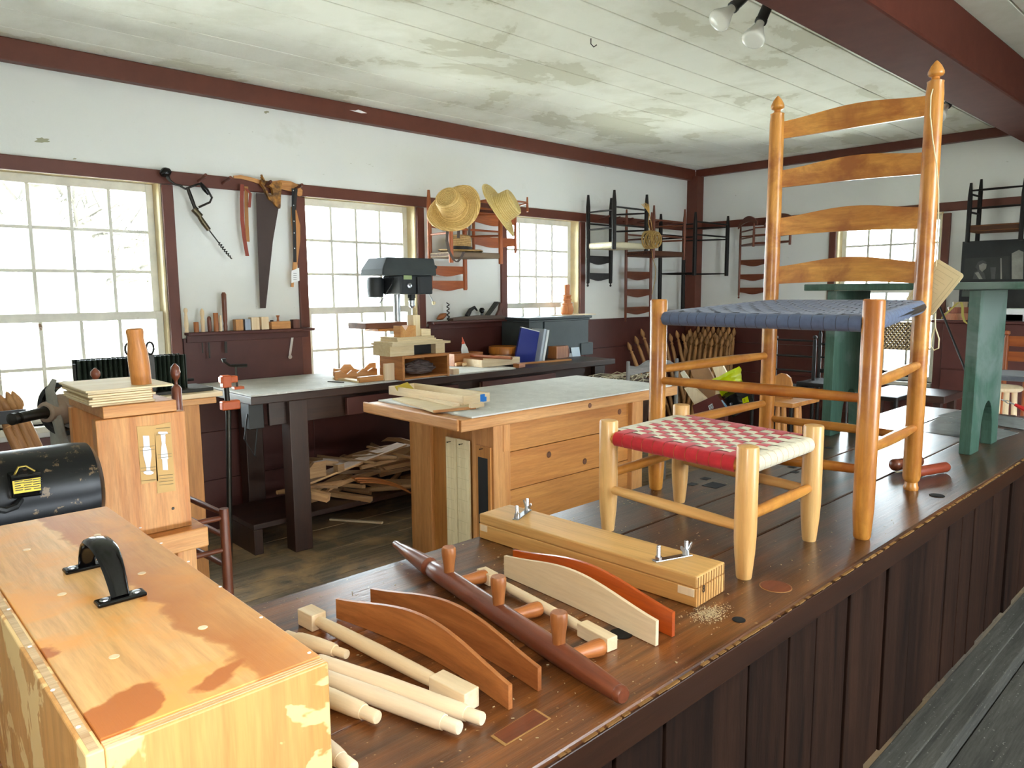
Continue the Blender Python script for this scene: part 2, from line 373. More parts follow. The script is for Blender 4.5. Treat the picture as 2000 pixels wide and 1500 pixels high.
# wainscot: horizontal boards under the rail height, between and below the windows
def wains(n, a0, a1, ztop, far=False):
    t = thing('trim_%d' % n, kind='structure'); z = 0; k = 0
    while z < ztop-.001:
        h = min(.29 if k else .305, ztop-z); k += 1
        if far: mb = MB().box(XF-.02, XF, a0, a1, z+.001, z+h-.001)
        else: mb = MB().box(a0, a1, W-.02, W, z+.001, z+h-.001)
        obj('board', mb, M_WAIN, t, bev=.002); z += h
wains(7, 1.525, 2.31, 1.15); wains(8, 3.24, 4.045, 1.155); wains(9, 4.995, XF-.12, 1.15)
wains(10, -1.3, 1.46, .68); wains(11, 2.312, 3.238, .72); wains(12, 4.047, 4.993, .72)
wains(13, 2.92, W-.12, 1.13, True); wains(14, -1.76, 1.93, 1.13, True); wains(15, 1.932, 2.918, .58, True)
def window(n, a0, a1, z0, z1, rows_up, rows_lo, far=False, ncol=4, face=W):
    """double-hung sash window; a = position along the wall, d = depth out from the inner wall face"""
    t = thing('window_%d' % n, kind='structure')
    def bx(name, p0, p1, d0, d1, q0, q1, m, bev=.002, par=t):
        mb = MB().box(XF+d0, XF+d1, p0, p1, q0, q1) if far else MB().box(p0, p1, W+d0, W+d1, q0, q1)
        return obj(name, mb, m, par, bev=bev)
    c = .06
    for s, (p0, p1) in enumerate(((a0-c, a0), (a1, a1+c))): bx('casing', p0, p1, -.022, 0, z0-.03, z1-.02, M_RED, .004)
    for p0, p1 in ((a0-.0, a0+.012), (a1-.012, a1)): bx('jamb', p0, p1, 0, .14, z0, z1, M_REVEAL)
    bx('head', a0+.012, a1-.012, 0, .14, z1-.012, z1+.0, M_REVEAL)
    bx('sill', a0+.0, a1-.0, -.05, .14, z0-.03, z0, M_SASH, .004)
    zm = z1-.012-.70 if not far else z1-.012-.62
    zm = 1.285 if not far else zm
    for nm, q0, q1, d0, d1, rows in (('upper_sash', zm-.022, z1-.014, .085, .12, rows_up), ('lower_sash', z0+.002, zm+.022, .047, .082, rows_lo)):
        s = thing(nm, M=Matrix()); s.parent = t; WM[s.name] = Matrix()
        p0, p1 = a0+.014, a1-.014; st = .038
        for u0, u1 in ((p0, p0+st), (p1-st, p1)): bx('stile', u0, u1, d0, d1, q0, q1, M_SASH, .002, s)
        bx('rail', p0+st, p1-st, d0, d1, q1-.044, q1, M_SASH, .002, s); bx('rail', p0+st, p1-st, d0, d1, q0, q0+.044, M_SASH, .002, s)
        g0, g1, h0, h1 = p0+st, p1-st, q0+.044, q1-.044; m = .017
        for k in range(1, ncol): x = g0+(g1-g0)*k/ncol; bx('muntin', x-m/2, x+m/2, d0+.004, d1-.004, h0, h1, M_SASH, .003, s)
        for k in range(1, rows): z = h0+(h1-h0)*k/rows; bx('muntin', g0, g1, d0+.006, d1-.006, z-m/2, z+m/2, M_SASH, .003, s)
        dm = (d0+d1)/2
        for i in range(ncol):
            for j in range(rows):
                u0 = g0+(g1-g0)*i/ncol; u1 = g0+(g1-g0)*(i+1)/ncol; v0 = h0+(h1-h0)*j/rows; v1 = h0+(h1-h0)*(j+1)/rows
                bx('pane', u0, u1, dm-.0015, dm+.0015, v0, v1, glass_mat(), 0, s)
    return t
for n, (a, b) in enumerate(OPEN): window(n+1, a, b, OZ0, OZ1, 3, 2)
window(4, 2.0, 2.85, .62, 2.02, 3, 3, far=True)
# outside: sunlit grass and bare trees
M_GRASS = paint('sunlit_grass', 'cbcbc2', .9, var=.25)
obj('ground', MB().box(-60, 90, 4.6, 120, -.6, -.5), M_GRASS, kind='structure')
obj('ground', MB().box(6.95, 90, -60, 4.6, -.6, -.5), M_GRASS, kind='structure')
obj('ground', MB().box(-60, 90, -60, -2.0, -.6, -.5), M_GRASS, kind='structure')
M_BARK = paint('pale_bark', '4a463e', .9, var=.2)
def tree(x, y, h, seed, label):
    rnd = random.Random(seed); t = thing('tree', label, 'tree', (x, y, -.5)); mb = MB()
    obj('trunk', MB().tube([(x, y, -.5), (x+.1, y, h*.3), (x, y+.1, h*.6), (x+.2, y, h)], [.28, .22, .15, .04]), M_BARK, t, smooth=True)
    def br(p, d, L, r, lv):
        q = p+d*L; mb.tube([p, p+d*L*.5+V((rnd.uniform(-.1, .1), rnd.uniform(-.1, .1), .05))*L, q], [r, r*.75, r*.5], 5)
        if lv:
            for _ in range(4): br(p+d*L*rnd.uniform(.4, 1), (d+V((rnd.uniform(-1, 1), rnd.uniform(-1, 1), rnd.uniform(-.4, .8)))).normalized(), L*.62, r*.5, lv-1)
    for k in range(16):
        a = rnd.uniform(0, 2*PI); br(V((x, y, h*rnd.uniform(.15, .9))), V((math.cos(a), math.sin(a), rnd.uniform(0, .7))).normalized(), rnd.uniform(.9, 1.7), .05, 2)
    obj('branches', mb, M_BARK, t, kind='stuff')
tree(2.3, 11.5, 6, 3, 'bare pale tree seen through the large window behind the motor')
tree(4.3, 17, 7, 5, 'bare pale tree standing farther off behind the first tree outside')

# flaked patches of old plaster on the window wall
M_FLAKE = paint('bare_plaster_flake', 'a3a288', .9)
for cx, cy, sx, sy, sd in ((82, 274, 17, 6, 1), (520, 219, 5, 3, 2), (66, 321, 6, 2, 3), (146, 310, 4, 2, 4)):
    rnd = random.Random(sd); P = []
    for k in range(16): a = 2*PI*k/16; r_ = rnd.uniform(.55, 1.1); q = py(cx+sx*r_*math.cos(a), cy+sy*r_*math.sin(a), W); P.append((q.x, q.z))
    obj('plaster_flake', MB().prism(P, W-.0012, W+.001), M_FLAKE, wl)
P = [(683, 215), (694, 216), (700, 214), (708, 217), (717, 221), (706, 221), (698, 219)]
obj('plaster_flake', MB().prism([(py(x, y, W-.062).x, py(x, y, W-.062).z) for x, y in P], W-.0612, W-.058), M_WHITE, bpy.data.objects['trim_1'])
# ================================================================== FOREGROUND WORKBENCH
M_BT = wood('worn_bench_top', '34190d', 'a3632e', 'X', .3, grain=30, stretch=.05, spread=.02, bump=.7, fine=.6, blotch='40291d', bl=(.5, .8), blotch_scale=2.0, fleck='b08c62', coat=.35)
M_BPL = wood('dark_panel_plank', '1c110c', '3a2419', 'Z', .75, spec=.12, grain=30, spread=.3, bump=.5)
M_EDGE = wood('dark_bench_edge', '24120b', '45240f', 'X', .35, grain=16, stretch=.04, spread=.02, bump=.3)
FY0, FY1, FX0, FX1 = .513, 1.118, -.25, 3.43
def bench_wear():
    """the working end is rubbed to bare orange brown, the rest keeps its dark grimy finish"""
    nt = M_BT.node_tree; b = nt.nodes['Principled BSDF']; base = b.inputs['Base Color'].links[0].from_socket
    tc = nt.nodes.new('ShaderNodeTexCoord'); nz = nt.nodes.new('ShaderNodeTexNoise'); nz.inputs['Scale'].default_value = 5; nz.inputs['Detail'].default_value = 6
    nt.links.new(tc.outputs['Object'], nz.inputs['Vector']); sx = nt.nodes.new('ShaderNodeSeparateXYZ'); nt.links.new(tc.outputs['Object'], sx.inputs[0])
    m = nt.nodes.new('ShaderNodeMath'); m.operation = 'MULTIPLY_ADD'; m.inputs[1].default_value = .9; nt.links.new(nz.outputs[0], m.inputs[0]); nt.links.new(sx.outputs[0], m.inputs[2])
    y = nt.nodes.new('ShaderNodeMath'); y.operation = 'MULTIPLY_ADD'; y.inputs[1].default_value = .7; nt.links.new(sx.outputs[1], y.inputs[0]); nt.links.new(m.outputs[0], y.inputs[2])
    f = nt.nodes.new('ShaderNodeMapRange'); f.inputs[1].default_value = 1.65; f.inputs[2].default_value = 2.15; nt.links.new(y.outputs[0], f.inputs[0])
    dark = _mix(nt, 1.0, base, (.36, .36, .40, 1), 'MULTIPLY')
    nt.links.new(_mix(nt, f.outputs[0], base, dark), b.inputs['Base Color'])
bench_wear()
wbn = thing('workbench', 'long dark-brown workbench with plank front carrying the ladderback chair and footstool', 'workbench', (1.5, .8, .36))
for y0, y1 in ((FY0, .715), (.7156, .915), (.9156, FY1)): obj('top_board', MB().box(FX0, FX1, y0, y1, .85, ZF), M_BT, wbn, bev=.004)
obj('front_edge', MB().box(FX0, FX1, FY0-.004, FY0, .848, .892), M_EDGE, wbn, bev=.0015)
rnd = random.Random(4); mb = MB(); x = .55
M_CHIP = wood('chipped_edge', '7a5228', 'b08448', 'X', .6, spread=.05)
while x < FX1-.05:
    L = rnd.uniform(.004, .03); h = rnd.uniform(.0002, .0016); mb.box(x, x+L, FY0-.0045, FY0+.001, ZF-.005-h, ZF-.0042); x += L+rnd.uniform(.0, .03)*rnd.random()
obj('chipped_edge', mb, M_CHIP, wbn, kind='stuff')
x = FX0+.06
while x < FX1-.03:
    wd = min(rnd.uniform(.085, .15), FX1-.02-x); d = rnd.uniform(0, .008)
    obj('plank', MB().box(x+.0015, x+wd-.0015, FY0+.022+d, FY0+.045, .403, .848), M_BPL, wbn, bev=.002); x += wd
for xx in (FX0+.05, 1.6, FX1-.15): obj('leg', MB().box(xx, xx+.09, FY1-.12, FY1-.03, 0, .85), darkw('Z'), wbn, bev=.003)
obj('end_panel', MB().box(FX1-.04, FX1-.015, FY0+.05, FY1-.03, .403, .85), darkw('Z'), wbn, bev=.002)
def disc(name, p, r, mat, h=.0012, sx=1.0): 
    return obj(name, MB().lathe([(0, r), (h*.6, r), (h, r*.94)], 24), mat, wbn, Matrix.Translation((p.x, p.y, ZF+.0002)) @ Matrix.Diagonal((sx, 1, 1, 1)))
M_PLUG = wood('bench_plug', '6b341c', '8a4826', 'X', .4, spread=.05); M_RIM = paint('worn_rim', 'a37a48', .6)
for (xx, yy, r) in ((1213, 1238, .017), (1443, 1211, .010), (1830, 968, .017), (1968, 839, .012)): disc('dog_hole', pz(xx, yy, ZF), r, M_HOLE)
p = pz(1515, 1146, ZF); disc('plug_rim', p, .0265, M_RIM, .0008); disc('plug', p, .0255, M_PLUG, .0016)
q = [pz(a, b, ZF+.0006) for a, b in ((958, 1438), (1045, 1384), (1076, 1403), (986, 1457))]
obj('patch_rim', MB().add([(*v.xy, ZF+h) for h in (.0002, .0010) for v in q], [(0, 1, 2, 3), (7, 6, 5, 4)]+[(i, (i+1) % 4, (i+1) % 4+4, i+4) for i in range(4)]), M_RIM, wbn)
c = sum(q, V())/4; q2 = [c+(v-c)*.9 for v in q]
obj('patch', MB().add([(*v.xy, ZF+h) for h in (.0004, .0016) for v in q2], [(0, 1, 2, 3), (7, 6, 5, 4)]+[(i, (i+1) % 4, (i+1) % 4+4, i+4) for i in range(4)]), M_PLUG, wbn)
for (xx, yy, s) in ((1395, 948, .026), (1352, 946, .013), (1378, 935, .012), (1548, 912, .012), (1552, 922, .011), (1618, 875, .012), (1600, 880, .01)):
    v = pz(xx, yy, ZF); obj('mortise', MB().box(v.x-s, v.x+s, v.y-s*.8, v.y+s*.8, ZF+.0002, ZF+.001), M_HOLE, wbn)
# pale sawdust and chips
mb = MB(); rnd = random.Random(9)
def chip(x, y, s):
    a = rnd.uniform(0, PI); c, q = math.cos(a)*s, math.sin(a)*s; hh = rnd.uniform(.0004, .0012)
    mb.box(-s, s, -s*.4, s*.4, ZF+.0003, ZF+hh, Matrix.Translation((x, y, 0))@Matrix.Rotation(a, 4, 'Z'))
v = pz(1385, 1198, ZF)
for _ in range(800):
    a = rnd.gauss(0, .018); b_ = rnd.gauss(0, .011); chip(v.x+a, v.y+b_, rnd.uniform(.0004, .0011))
for _ in range(420): chip(rnd.uniform(.5, 1.7), rnd.uniform(.53, 1.1), rnd.uniform(.0006, .002))
tag(obj('sawdust', mb, paint('sawdust', 'c2b08c', .9, bump=0)), 'pale sawdust and shavings scattered on the workbench top', 'sawdust', kind='stuff')

# ------------------------------------------------------------------ woven tape seats
def tape_seat(parent, A, B, C, D, z, nwarp, nweft, m_warp, m_weft, rr, m_rail=None, rise=0, dish=.006, notch=.02, over=None):
    """A,B front corners; D,C rear corners (A-D and B-C are the sides). Warp tapes run front to back and wrap the front and rear rails,
    weft tapes run side to side and wrap the side rails; they pass over and under each other."""
    A, B, C, D = [V((p[0], p[1], 0)) for p in (A, B, C, D)]
    def at(u, v): return (A*(1-u)+B*u)*(1-v)+(D*(1-u)+C*u)*v
    h = .0011
    def hgt(u, v): return z+rise*min(max(v, 0), 1)-dish*math.sin(PI*min(max(u, 0), 1))*math.sin(PI*min(max(v, 0), 1))
    Lu = (B-A).length; Lv = (D-A).length
    u0, u1 = notch/Lu, 1-notch/Lu; v0, v1 = notch/Lv, 1-notch/Lv
    def strip(i, n, m, warp, name):
        lo, hi = (u0, u1) if warp else (v0, v1)
        a = lo+(hi-lo)*(i+.02)/n; b = lo+(hi-lo)*(i+.98)/n
        lo2, hi2 = (v0, v1) if warp else (u0, u1); rows = []
        e = (rr*.9)/(Lv if warp else Lu)
        path = []
        for k in range(7, 0, -1): th = PI*1.0*k/7; path.append((-math.sin(th)*e, -rr*(1-math.cos(th)), 0))
        path.append((0, 0, 0))
        for j in range(m):
            o = 1 if ((i+j) % 2 == 0) == warp else -1
            s0 = lo2+(hi2-lo2)*j/m; ds = (hi2-lo2)/m
            for f in (.08, .3, .7, .92): path.append((s0+ds*f, 0, o*h*(1 if .2 < f < .8 else .55)))
        path.append((1, 0, 0))
        for k in range(1, 8): th = PI*k/7; path.append((1+math.sin(th)*e, -rr*(1-math.cos(th)), 0))
        for (s, dz, dh) in path:
            row = []
            for c in (a, (a+b)/2, b):
                u, v = (c, s) if warp else (s, c); p = at(u, v); crown = .00025 if c == (a+b)/2 else 0
                sc = min(max(s, 0), 1); uu, vv = (c, sc) if warp else (sc, c)
                row.append((p.x, p.y, hgt(uu, vv)+dz+dh+crown))
            rows.append(row)
        return rows
    for i in range(nwarp): obj('tape', MB().grid(strip(i, nwarp, nweft, True, 'w')), m_warp, parent, smooth=True, recalc=False)
    for i in range(nweft): obj('tape', MB().grid(strip(i, nweft, nwarp, False, 'f')), m_weft, parent, smooth=True, recalc=False)
    # padding between the two layers, and the seat rails
    obj('seat_padding', MB().add([(*at(u, v).xy, hgt(u, v)-rr+q) for q in (-.006, .004) for (u, v) in ((.06, .06), (.94, .06), (.94, .94), (.06, .94))],
        [(0, 3, 2, 1), (4, 5, 6, 7), (0, 1, 5, 4), (1, 2, 6, 5), (2, 3, 7, 6), (3, 0, 4, 7)]), m_rail, parent)
    for p, q in ((A, B), (B, C), (D, C), (A, D)):
        rod('seat_rail', (p.x, p.y, z-rr+(rise if p in (C, D) else 0)), (q.x, q.y, z-rr+(rise if q in (C, D) else 0)), rr*.8, m_rail, parent, seg=10)

# ------------------------------------------------------------------ the big ladderback chair
ch = thing('ladderback_chair', 'tall honey maple ladderback chair with woven blue tape seat, standing on the dark workbench', 'chair', (1.72, .81, ZF))
FR = V((1.503, .561, ZF)); FL = V((1.520, 1.076, ZF)); BR = V((1.966, .622, ZF)); BL = V((1.955, 1.008, ZF))
R = .0205
for p, h in ((FR, .481), (FL, .479)):
    rod('front_post', p, p+V((0, 0, h)), 0, honey('Z'), ch, 20, prof=[(0, .014), (.004, .0165), (.06, R*.98), (.12, R), (h-.004, R), (h-.001, R*.93), (h, R*.85)])
def rear_post(p, h, top):
    t = p+V((.0, 0, h))
    fin = [(h-.052, R*.86), (h-.047, R*.9), (h-.044, .011), (h-.041, .0085), (h-.037, .0085), (h-.034, .0155), (h-.030, .0178), (h-.024, .0172), (h-.012, .0115), (h-.003, .0045), (h, .0015)]
    return rod('rear_post', p, t, 0, honey('Z'), ch, 20, prof=[(0, .0165), (.006, .018), (.012, .0155), (.020, .0145), (.026, .0185), (.030, R*.95), (.035, R), (.5, R), (h-.075, R*.94)]+fin)
HR = px(1836, 117, BR.x).z-ZF; HL = px(1527, 186, BL.x).z-ZF
rear_post(BR, HR, 0); rear_post(BL, HL, 0)
def rung(name, p, q, pixp, pixq, r=.0125, par=None):
    a = V(p); b = V(q); d = (b-a).normalized()
    za = py(*pixp, a.y).z if abs(a.y) > .3 and abs(b.y-a.y) < .2 else px(*pixp, a.x).z
    zb = py(*pixq, b.y).z if abs(a.y) > .3 and abs(b.y-a.y) < .2 else px(*pixq, b.x).z
    a.z = za; b.z = zb
    return rod(name, a, b, [r*.72, r*.86, r, r*1.04, r, r*.86, r*.72], honey('Z'), par or ch, 14)
rung('rung', FL, FR, (1283, 742), (1690, 778)); rung('rung', FL, FR, (1283, 866), (1685, 917))
rung('rung', BL, BR, (1495, 816), (1783, 852), .0115)
rung('rung', FL, BL, (1281, 722), (1492, 695)); rung('rung', FL, BL, (1281, 834), (1490, 788))
rung('rung', FR, BR, (1697, 752), (1805, 710)); rung('rung', FR, BR, (1690, 880), (1795, 832))
def slat(name, A, B, pr, pl, mat, par, arch=.021, bow=.035, th=.008):
    """bent back slat between posts A and B; (top, bottom) heights at either end"""
    n = 16; P = []; Q = []
    for k in range(n+1):
        t = k/n; p = V(A)*(1-t)+V(B)*t; b = bow*math.sin(PI*t)
        zt = pl[0]*(1-t)+pr[0]*t+arch*math.sin(PI*t)**1.6; zb_ = pl[1]*(1-t)+pr[1]*t+.007*math.sin(PI*t)
        d = (V(B)-V(A)).normalized(); nrm = V((-d.y, d.x, 0)); nrm = nrm if nrm.x > 0 else -nrm
        P.append((p.x+nrm.x*b, p.y+nrm.y*b, zt)); Q.append((p.x+nrm.x*b, p.y+nrm.y*b, zb_))
    G = [[(Q[i][0], Q[i][1], Q[i][2]*(1-s)+P[i][2]*s) for s in (0, .25, .5, .75, 1)] for i in range(n+1)]
    M = frame(V(A), x=V(B)-V(A), z=(0, 0, 1)); Mi = M.inverted()
    G = [[tuple(Mi @ V(p)) for p in row] for row in G]
    return obj(name, MB().grid(G), mat, par, M, smooth=True, solid=th, recalc=False)
for (lt, lb, rt, rb) in ((238, 272, 187, 227), (333, 367, 297, 340), (426, 461, 404, 447), (521, 555, 511, 554)):
    slat('slat', BL, BR, (px(1812, rt, BR.x).z, px(1808, rb, BR.x).z), (px(1528, lt, BL.x).z, px(1522, lb, BL.x).z), honey('X'), ch)
zs = 1.349
M_BLUE = fabric('slate_blue_tape', '586684')
tape_seat(ch, FL+V((0, -.002, 0)), FR+V((0, .002, 0)), BR, BL, zs, 19, 15, M_BLUE, M_BLUE, .0165, M_MBLACK, rise=.024, dish=.012, notch=.017)

# ------------------------------------------------------------------ the footstool
stl = thing('footstool', 'small blond footstool with red and cream checked tape seat on the dark workbench', 'stool', (1.3, .8, ZF))
a = V((1.180, .955, ZF)); b = V((1.145, .622, ZF)); c = V((1.416, .630, ZF)); d = V((1.464, .968, ZF))
def tops(p, x, y): q = p.copy(); q.z = py(x, y, p.y).z; return q
for p, tx, ty in ((a, 1190, 823), (b, 1460, 869), (c, 1588, 827), (d, 1329, 795)):
    h = .236
    rod('leg', p, p+V((0, 0, h)), 0, blond('Z'), stl, 20, prof=[(0, .0125), (.003, .0135), (.045, .0175), (.075, .0192), (.1, .0195), (h-.004, .0192), (h-.0015, .0178), (h, .011)])
def srung(p, q, z, r=.0105, m=None): rod('rung', V((p.x, p.y, z)), V((q.x, q.y, z)), [r*.8, r*.95, r, r*1.02, r, r*.95, r*.8], m or blond('Z'), stl, 14)
srung(a, b, py(1320, 985, (a.y+b.y)/2).z); srung(d, c, 1.003); 
srung(a, d, 1.022, m=honey('Z')); srung(b, c, 1.010, m=honey('Z'))
tape_seat(stl, a, b, c, d, ZF+.213, 11, 10, fabric('red_tape', 'c6222e'), fabric('cream_tape', 'dfd5ba'), .0145, honey('Z'), dish=.005, notch=.021)
# ================================================================== THINGS ON THE FOREGROUND WORKBENCH
# plywood box with a black pull handle
def stained_lid():
    m = wood('varnished_plywood_face', 'd9a060', 'efc486', 'Y', .45, grain=16, spread=.02, blotch='e6a458', blotch_scale=9, spec=.3)
    nt = m.node_tree; b = nt.nodes['Principled BSDF']; base = b.inputs['Base Color'].links[0].from_socket
    tc = nt.nodes.new('ShaderNodeTexCoord'); nz = nt.nodes.new('ShaderNodeTexNoise'); nz.inputs['Scale'].default_value = 16; nz.inputs['Detail'].default_value = 5
    nt.links.new(tc.outputs['Object'], nz.inputs['Vector'])
    sb_ = nt.nodes.new('ShaderNodeVectorMath'); sb_.operation = 'SUBTRACT'; sb_.inputs[1].default_value = (.5, .5, .5); nt.links.new(nz.outputs['Color'], sb_.inputs[0])
    sc = nt.nodes.new('ShaderNodeVectorMath'); sc.operation = 'SCALE'; sc.inputs['Scale'].default_value = .06; nt.links.new(sb_.outputs[0], sc.inputs[0])
    ad = nt.nodes.new('ShaderNodeVectorMath'); ad.operation = 'ADD'; nt.links.new(tc.outputs['Object'], ad.inputs[0]); nt.links.new(sc.outputs[0], ad.inputs[1])
    sx = nt.nodes.new('ShaderNodeSeparateXYZ'); nt.links.new(ad.outputs[0], sx.inputs[0])
    ln = nt.nodes.new('ShaderNodeMath'); ln.operation = 'MULTIPLY_ADD'; ln.inputs[1].default_value = .055; nt.links.new(sx.outputs[1], ln.inputs[0]); nt.links.new(sx.outputs[0], ln.inputs[2])
    strip = _ramp(nt, ln.outputs[0], ((.2605, (0, 0, 0)), (.262, (1, 1, 1)), (.285, (.7, .7, .7)), (.32, (.25, .25, .25))))
    col = _mix(nt, strip, base, lin('b8743a'))
    for (cx, cy, r) in ((.148, .563, .026), (.128, .556, .024), (.208, .556, .013), (.222, .562, .010), (.121, .705, .013)):
        d = nt.nodes.new('ShaderNodeVectorMath'); d.operation = 'DISTANCE'; d.inputs[1].default_value = (cx, cy, 1.10); nt.links.new(ad.outputs[0], d.inputs[0])
        col = _mix(nt, _ramp(nt, d.outputs['Value'], ((r, (1, 1, 1)), (r+.0012, (0, 0, 0)))), col, lin('b56c34'))
    nt.links.new(col, b.inputs['Base Color']); return m
M_PLYTOP = stained_lid()
M_PLYFR = wood('varnished_plywood_side', 'cd9450', 'e2b070', 'Z', .42, grain=10, spread=.02, blotch='efcf92', bl=(.52, .535), blotch_scale=11, coat=.05)
M_PLYEDGE = wood('plywood_edge', 'b8936a', 'e6cfa8', 'X', .6, grain=60, stretch=.03, spread=.05)
BX0, BX1, BY0, BY1, BZ = .105, .284, .522, 1.146, 1.10
bx = thing('plywood_box', 'varnished plywood box with a black pull handle on its lid', 'box', (.19, .83, ZF+.001))
t = .012
obj('lid', MB().box(BX0+t, BX1-.001, BY0+t, BY1-.001, BZ-t, BZ), M_PLYTOP, bx, bev=.0008)
obj('front_panel', MB().box(BX0+t, BX1, BY0, BY0+t-.0004, ZF+.001, BZ-.0015), M_PLYFR, bx, bev=.0015)
obj('side_panel', MB().box(BX0, BX0+t-.0004, BY0, BY1, ZF+.001, BZ-.001), M_PLYFR, bx, bev=.0015)
obj('side_panel', MB().box(BX1-t, BX1-.0005, BY0+t, BY1, ZF+.001, BZ-t-.0005), M_PLYFR, bx, bev=.001)
obj('rear_panel', MB().box(BX0+t, BX1-t-.001, BY1-t, BY1-.001, ZF+.001, BZ-t-.0005), M_PLYFR, bx, bev=.001)
for k in range(3): obj('ply_line', MB().box(BX0+t, BX1-.002, BY0+.0022+k*.0034, BY0+.0034+k*.0034, BZ-.002, BZ-.0009), M_PLYEDGE, bx)
obj('ply_line', MB().box(BX0+.003, BX0+.0088, BY0+.002, BY1-.002, BZ-.0016, BZ-.0004), M_PLYEDGE, bx)
for (x, y) in ((52, 1074), (190, 1045), (121, 1161), (396, 1226), (223, 1283), (277, 1120)):
    p = pz(x, y, BZ); obj('screw_plug', MB().lathe([(0, .0042), (.0006, .0042), (.0009, .0036)], 16), raw('Z'), bx, Matrix.Translation((p.x, p.y, BZ-.0002)))
for (x, y) in ((153, 1420), (103, 1348), (58, 1263), (17, 1190), (274, 1031), (368, 1097), (430, 1146), (510, 1206), (604, 1275), (315, 1061)):
    p = pz(x, y, BZ); obj('nail_filler', MB().lathe([(0, .0017), (.0005, .0016)], 10), M_WHITE, bx, Matrix.Translation((p.x, p.y, BZ-.0001)))
p0 = pz(170, 1110, BZ); p1 = pz(236, 1172, BZ); d = (p1-p0).normalized(); s = V((-d.y, d.x, 0)); L = (p1-p0).length
hm = thing('pull_handle', M=Matrix.Translation(((p0+p1)/2)[:])); hm.parent = bx; hm.matrix_basis = WM[bx.name].inverted() @ WM[hm.name]
M = frame(p0, x=d, z=(0, 0, 1)); mb = MB(); rows = []
for k in range(17):
    t_ = k/16; x = L*t_; z = .004+.040*(1-abs(2*t_-1)**2.6); wd = .0085+.004*math.sin(PI*t_); rows.append([])
    dz = -.040*2.6*abs(2*t_-1)**1.6*(1 if t_ > .5 else -1)*2; n = V((-dz, 0, L)).normalized()
    for q in range(10):
        a_ = 2*PI*q/10; o = V((0, wd*math.cos(a_), 0))+n*.0048*math.sin(a_); rows[-1].append((x+o.x, o.y, z+o.z))
    rows[-1].append(rows[-1][0])
obj('grip', MB().grid(rows), M_BLACK, hm, M, smooth=True)
for q in (0, L):
    obj('foot_plate', MB().box(q-.0085, q+.0085, -.0225, .0225, 0, .0045), M_BLACK, hm, M, bev=.0018)
    for yy in (-.0145, .0145): obj('screw', MB().lathe([(0, .0045), (.001, .004), (.0013, .001)], 14), M_STEEL, hm, M @ Matrix.Translation((q, yy, .0045)))

# clamping form: a pine block with steel clips and wing nuts
q0 = pz(936, 1050, ZF); q1 = pz(1360, 1188, ZF); q2 = pz(1422, 1157, ZF)
xa = (q1-q0).normalized(); dep = abs((q2-q1).dot(V((-xa.y, xa.x, 0)))); L = (q1-q0).length
Mf = frame(q0+V((0, 0, .0005)), x=xa, z=(0, 0, 1))
dd = _ray(1362, 1128); tt = math.hypot(q1.x, q1.y)/math.hypot(dd.x, dd.y); H = EYE+dd.z*tt-ZF
M_PB = wood('pine_form_block', 'cf9650', 'eabd78', 'X', .5, grain=11, stretch=.04, spread=.03)
fm = thing('bending_form', 'long pine bending form with steel clips and wing nuts on the dark workbench', 'jig', M=Mf)
obj('block', MB().box(0, L, 0, dep, 0, H*.60), M_PB, fm, Mf, bev=.0015)
obj('cover', MB().prism([(0, 0), (L, 0), (L, H*.395), (0, H*.395)], 0.0, dep, None), M_PB, fm, Mf @ Matrix.Translation((0, 0, H*.605)), bev=.003)
for xx, w_ in ((.004, .02), (L-.034, .03)): obj('end_wedge', MB().box(xx, xx+w_, -.0012, .02, H*.32, H*.58), raw('Z'), fm, Mf, bev=.0006)
mb = MB()
for k in range(11): mb.box(L-.0002, L+.0007, dep*(k+.35)/11, dep*(k+.6)/11, .001, H-.002)
obj('end_grain', mb, wood('end_grain_line', '9a6a34', 'b5854a', 'Z', .6), fm, Mf)
text('pencilled_mark', '8', .017, M_MBLACK, Mf @ Matrix.Translation((L+.0012, dep*.22, H*.5)) @ Matrix.Rotation(PI/2, 4, 'Z') @ Matrix.Rotation(PI/2, 4, 'X'), fm, .0003)
Mfi = Mf.inverted()
def clip(pa, pb, nuts):
    zt = ZF+H; A_ = pz(*pa, zt); B_ = pz(*pb, zt); d = (B_-A_).normalized(); L_ = (B_-A_).length
    M = frame(A_, x=d, z=(0, 0, 1)); g = thing('clip', M=M); g.parent = fm; g.matrix_basis = Mfi @ M
    obj('plate', MB().box(-.009, L_+.009, -.0065, .0065, .0005, .0028), M_STEEL, g, M, bev=.001)
    for k, nut in enumerate(nuts):
        x = L_*k; Mb = M @ Matrix.Translation((x, 0, .003))
        obj('bolt', MB().lathe([(0, .0035)]+[(.003+i*.0012, .0032 if i % 2 else .0036) for i in range(17)]+[(.0245, .003)], 10), M_STEEL, g, Mb, smooth=False)
        if nut:
            obj('nut_body', MB().lathe([(0, .0065), (.003, .006), (.009, .0048)], 12), M_STEEL, g, Mb, smooth=True)
            for sg in (-1, 1):
                Mw = Mb @ Matrix.Rotation(nut, 4, 'Z')
                obj('wing', MB().prism([(sg*.003, .003), (sg*.010, .006), (sg*.0165, .0145), (sg*.0155, .0185), (sg*.0115, .0175), (sg*.004, .0085)], -.0011, .0011), M_STEEL, g, Mw, bev=.0005)
        else: obj('nut_body', MB().lathe([(0, .0062), (.005, .0062)], 6), M_STEEL, g, Mb)
clip((1010, 1014), (1030, 999), (.5, .9)); clip((1286, 1096), (1340, 1086), (0, .3))

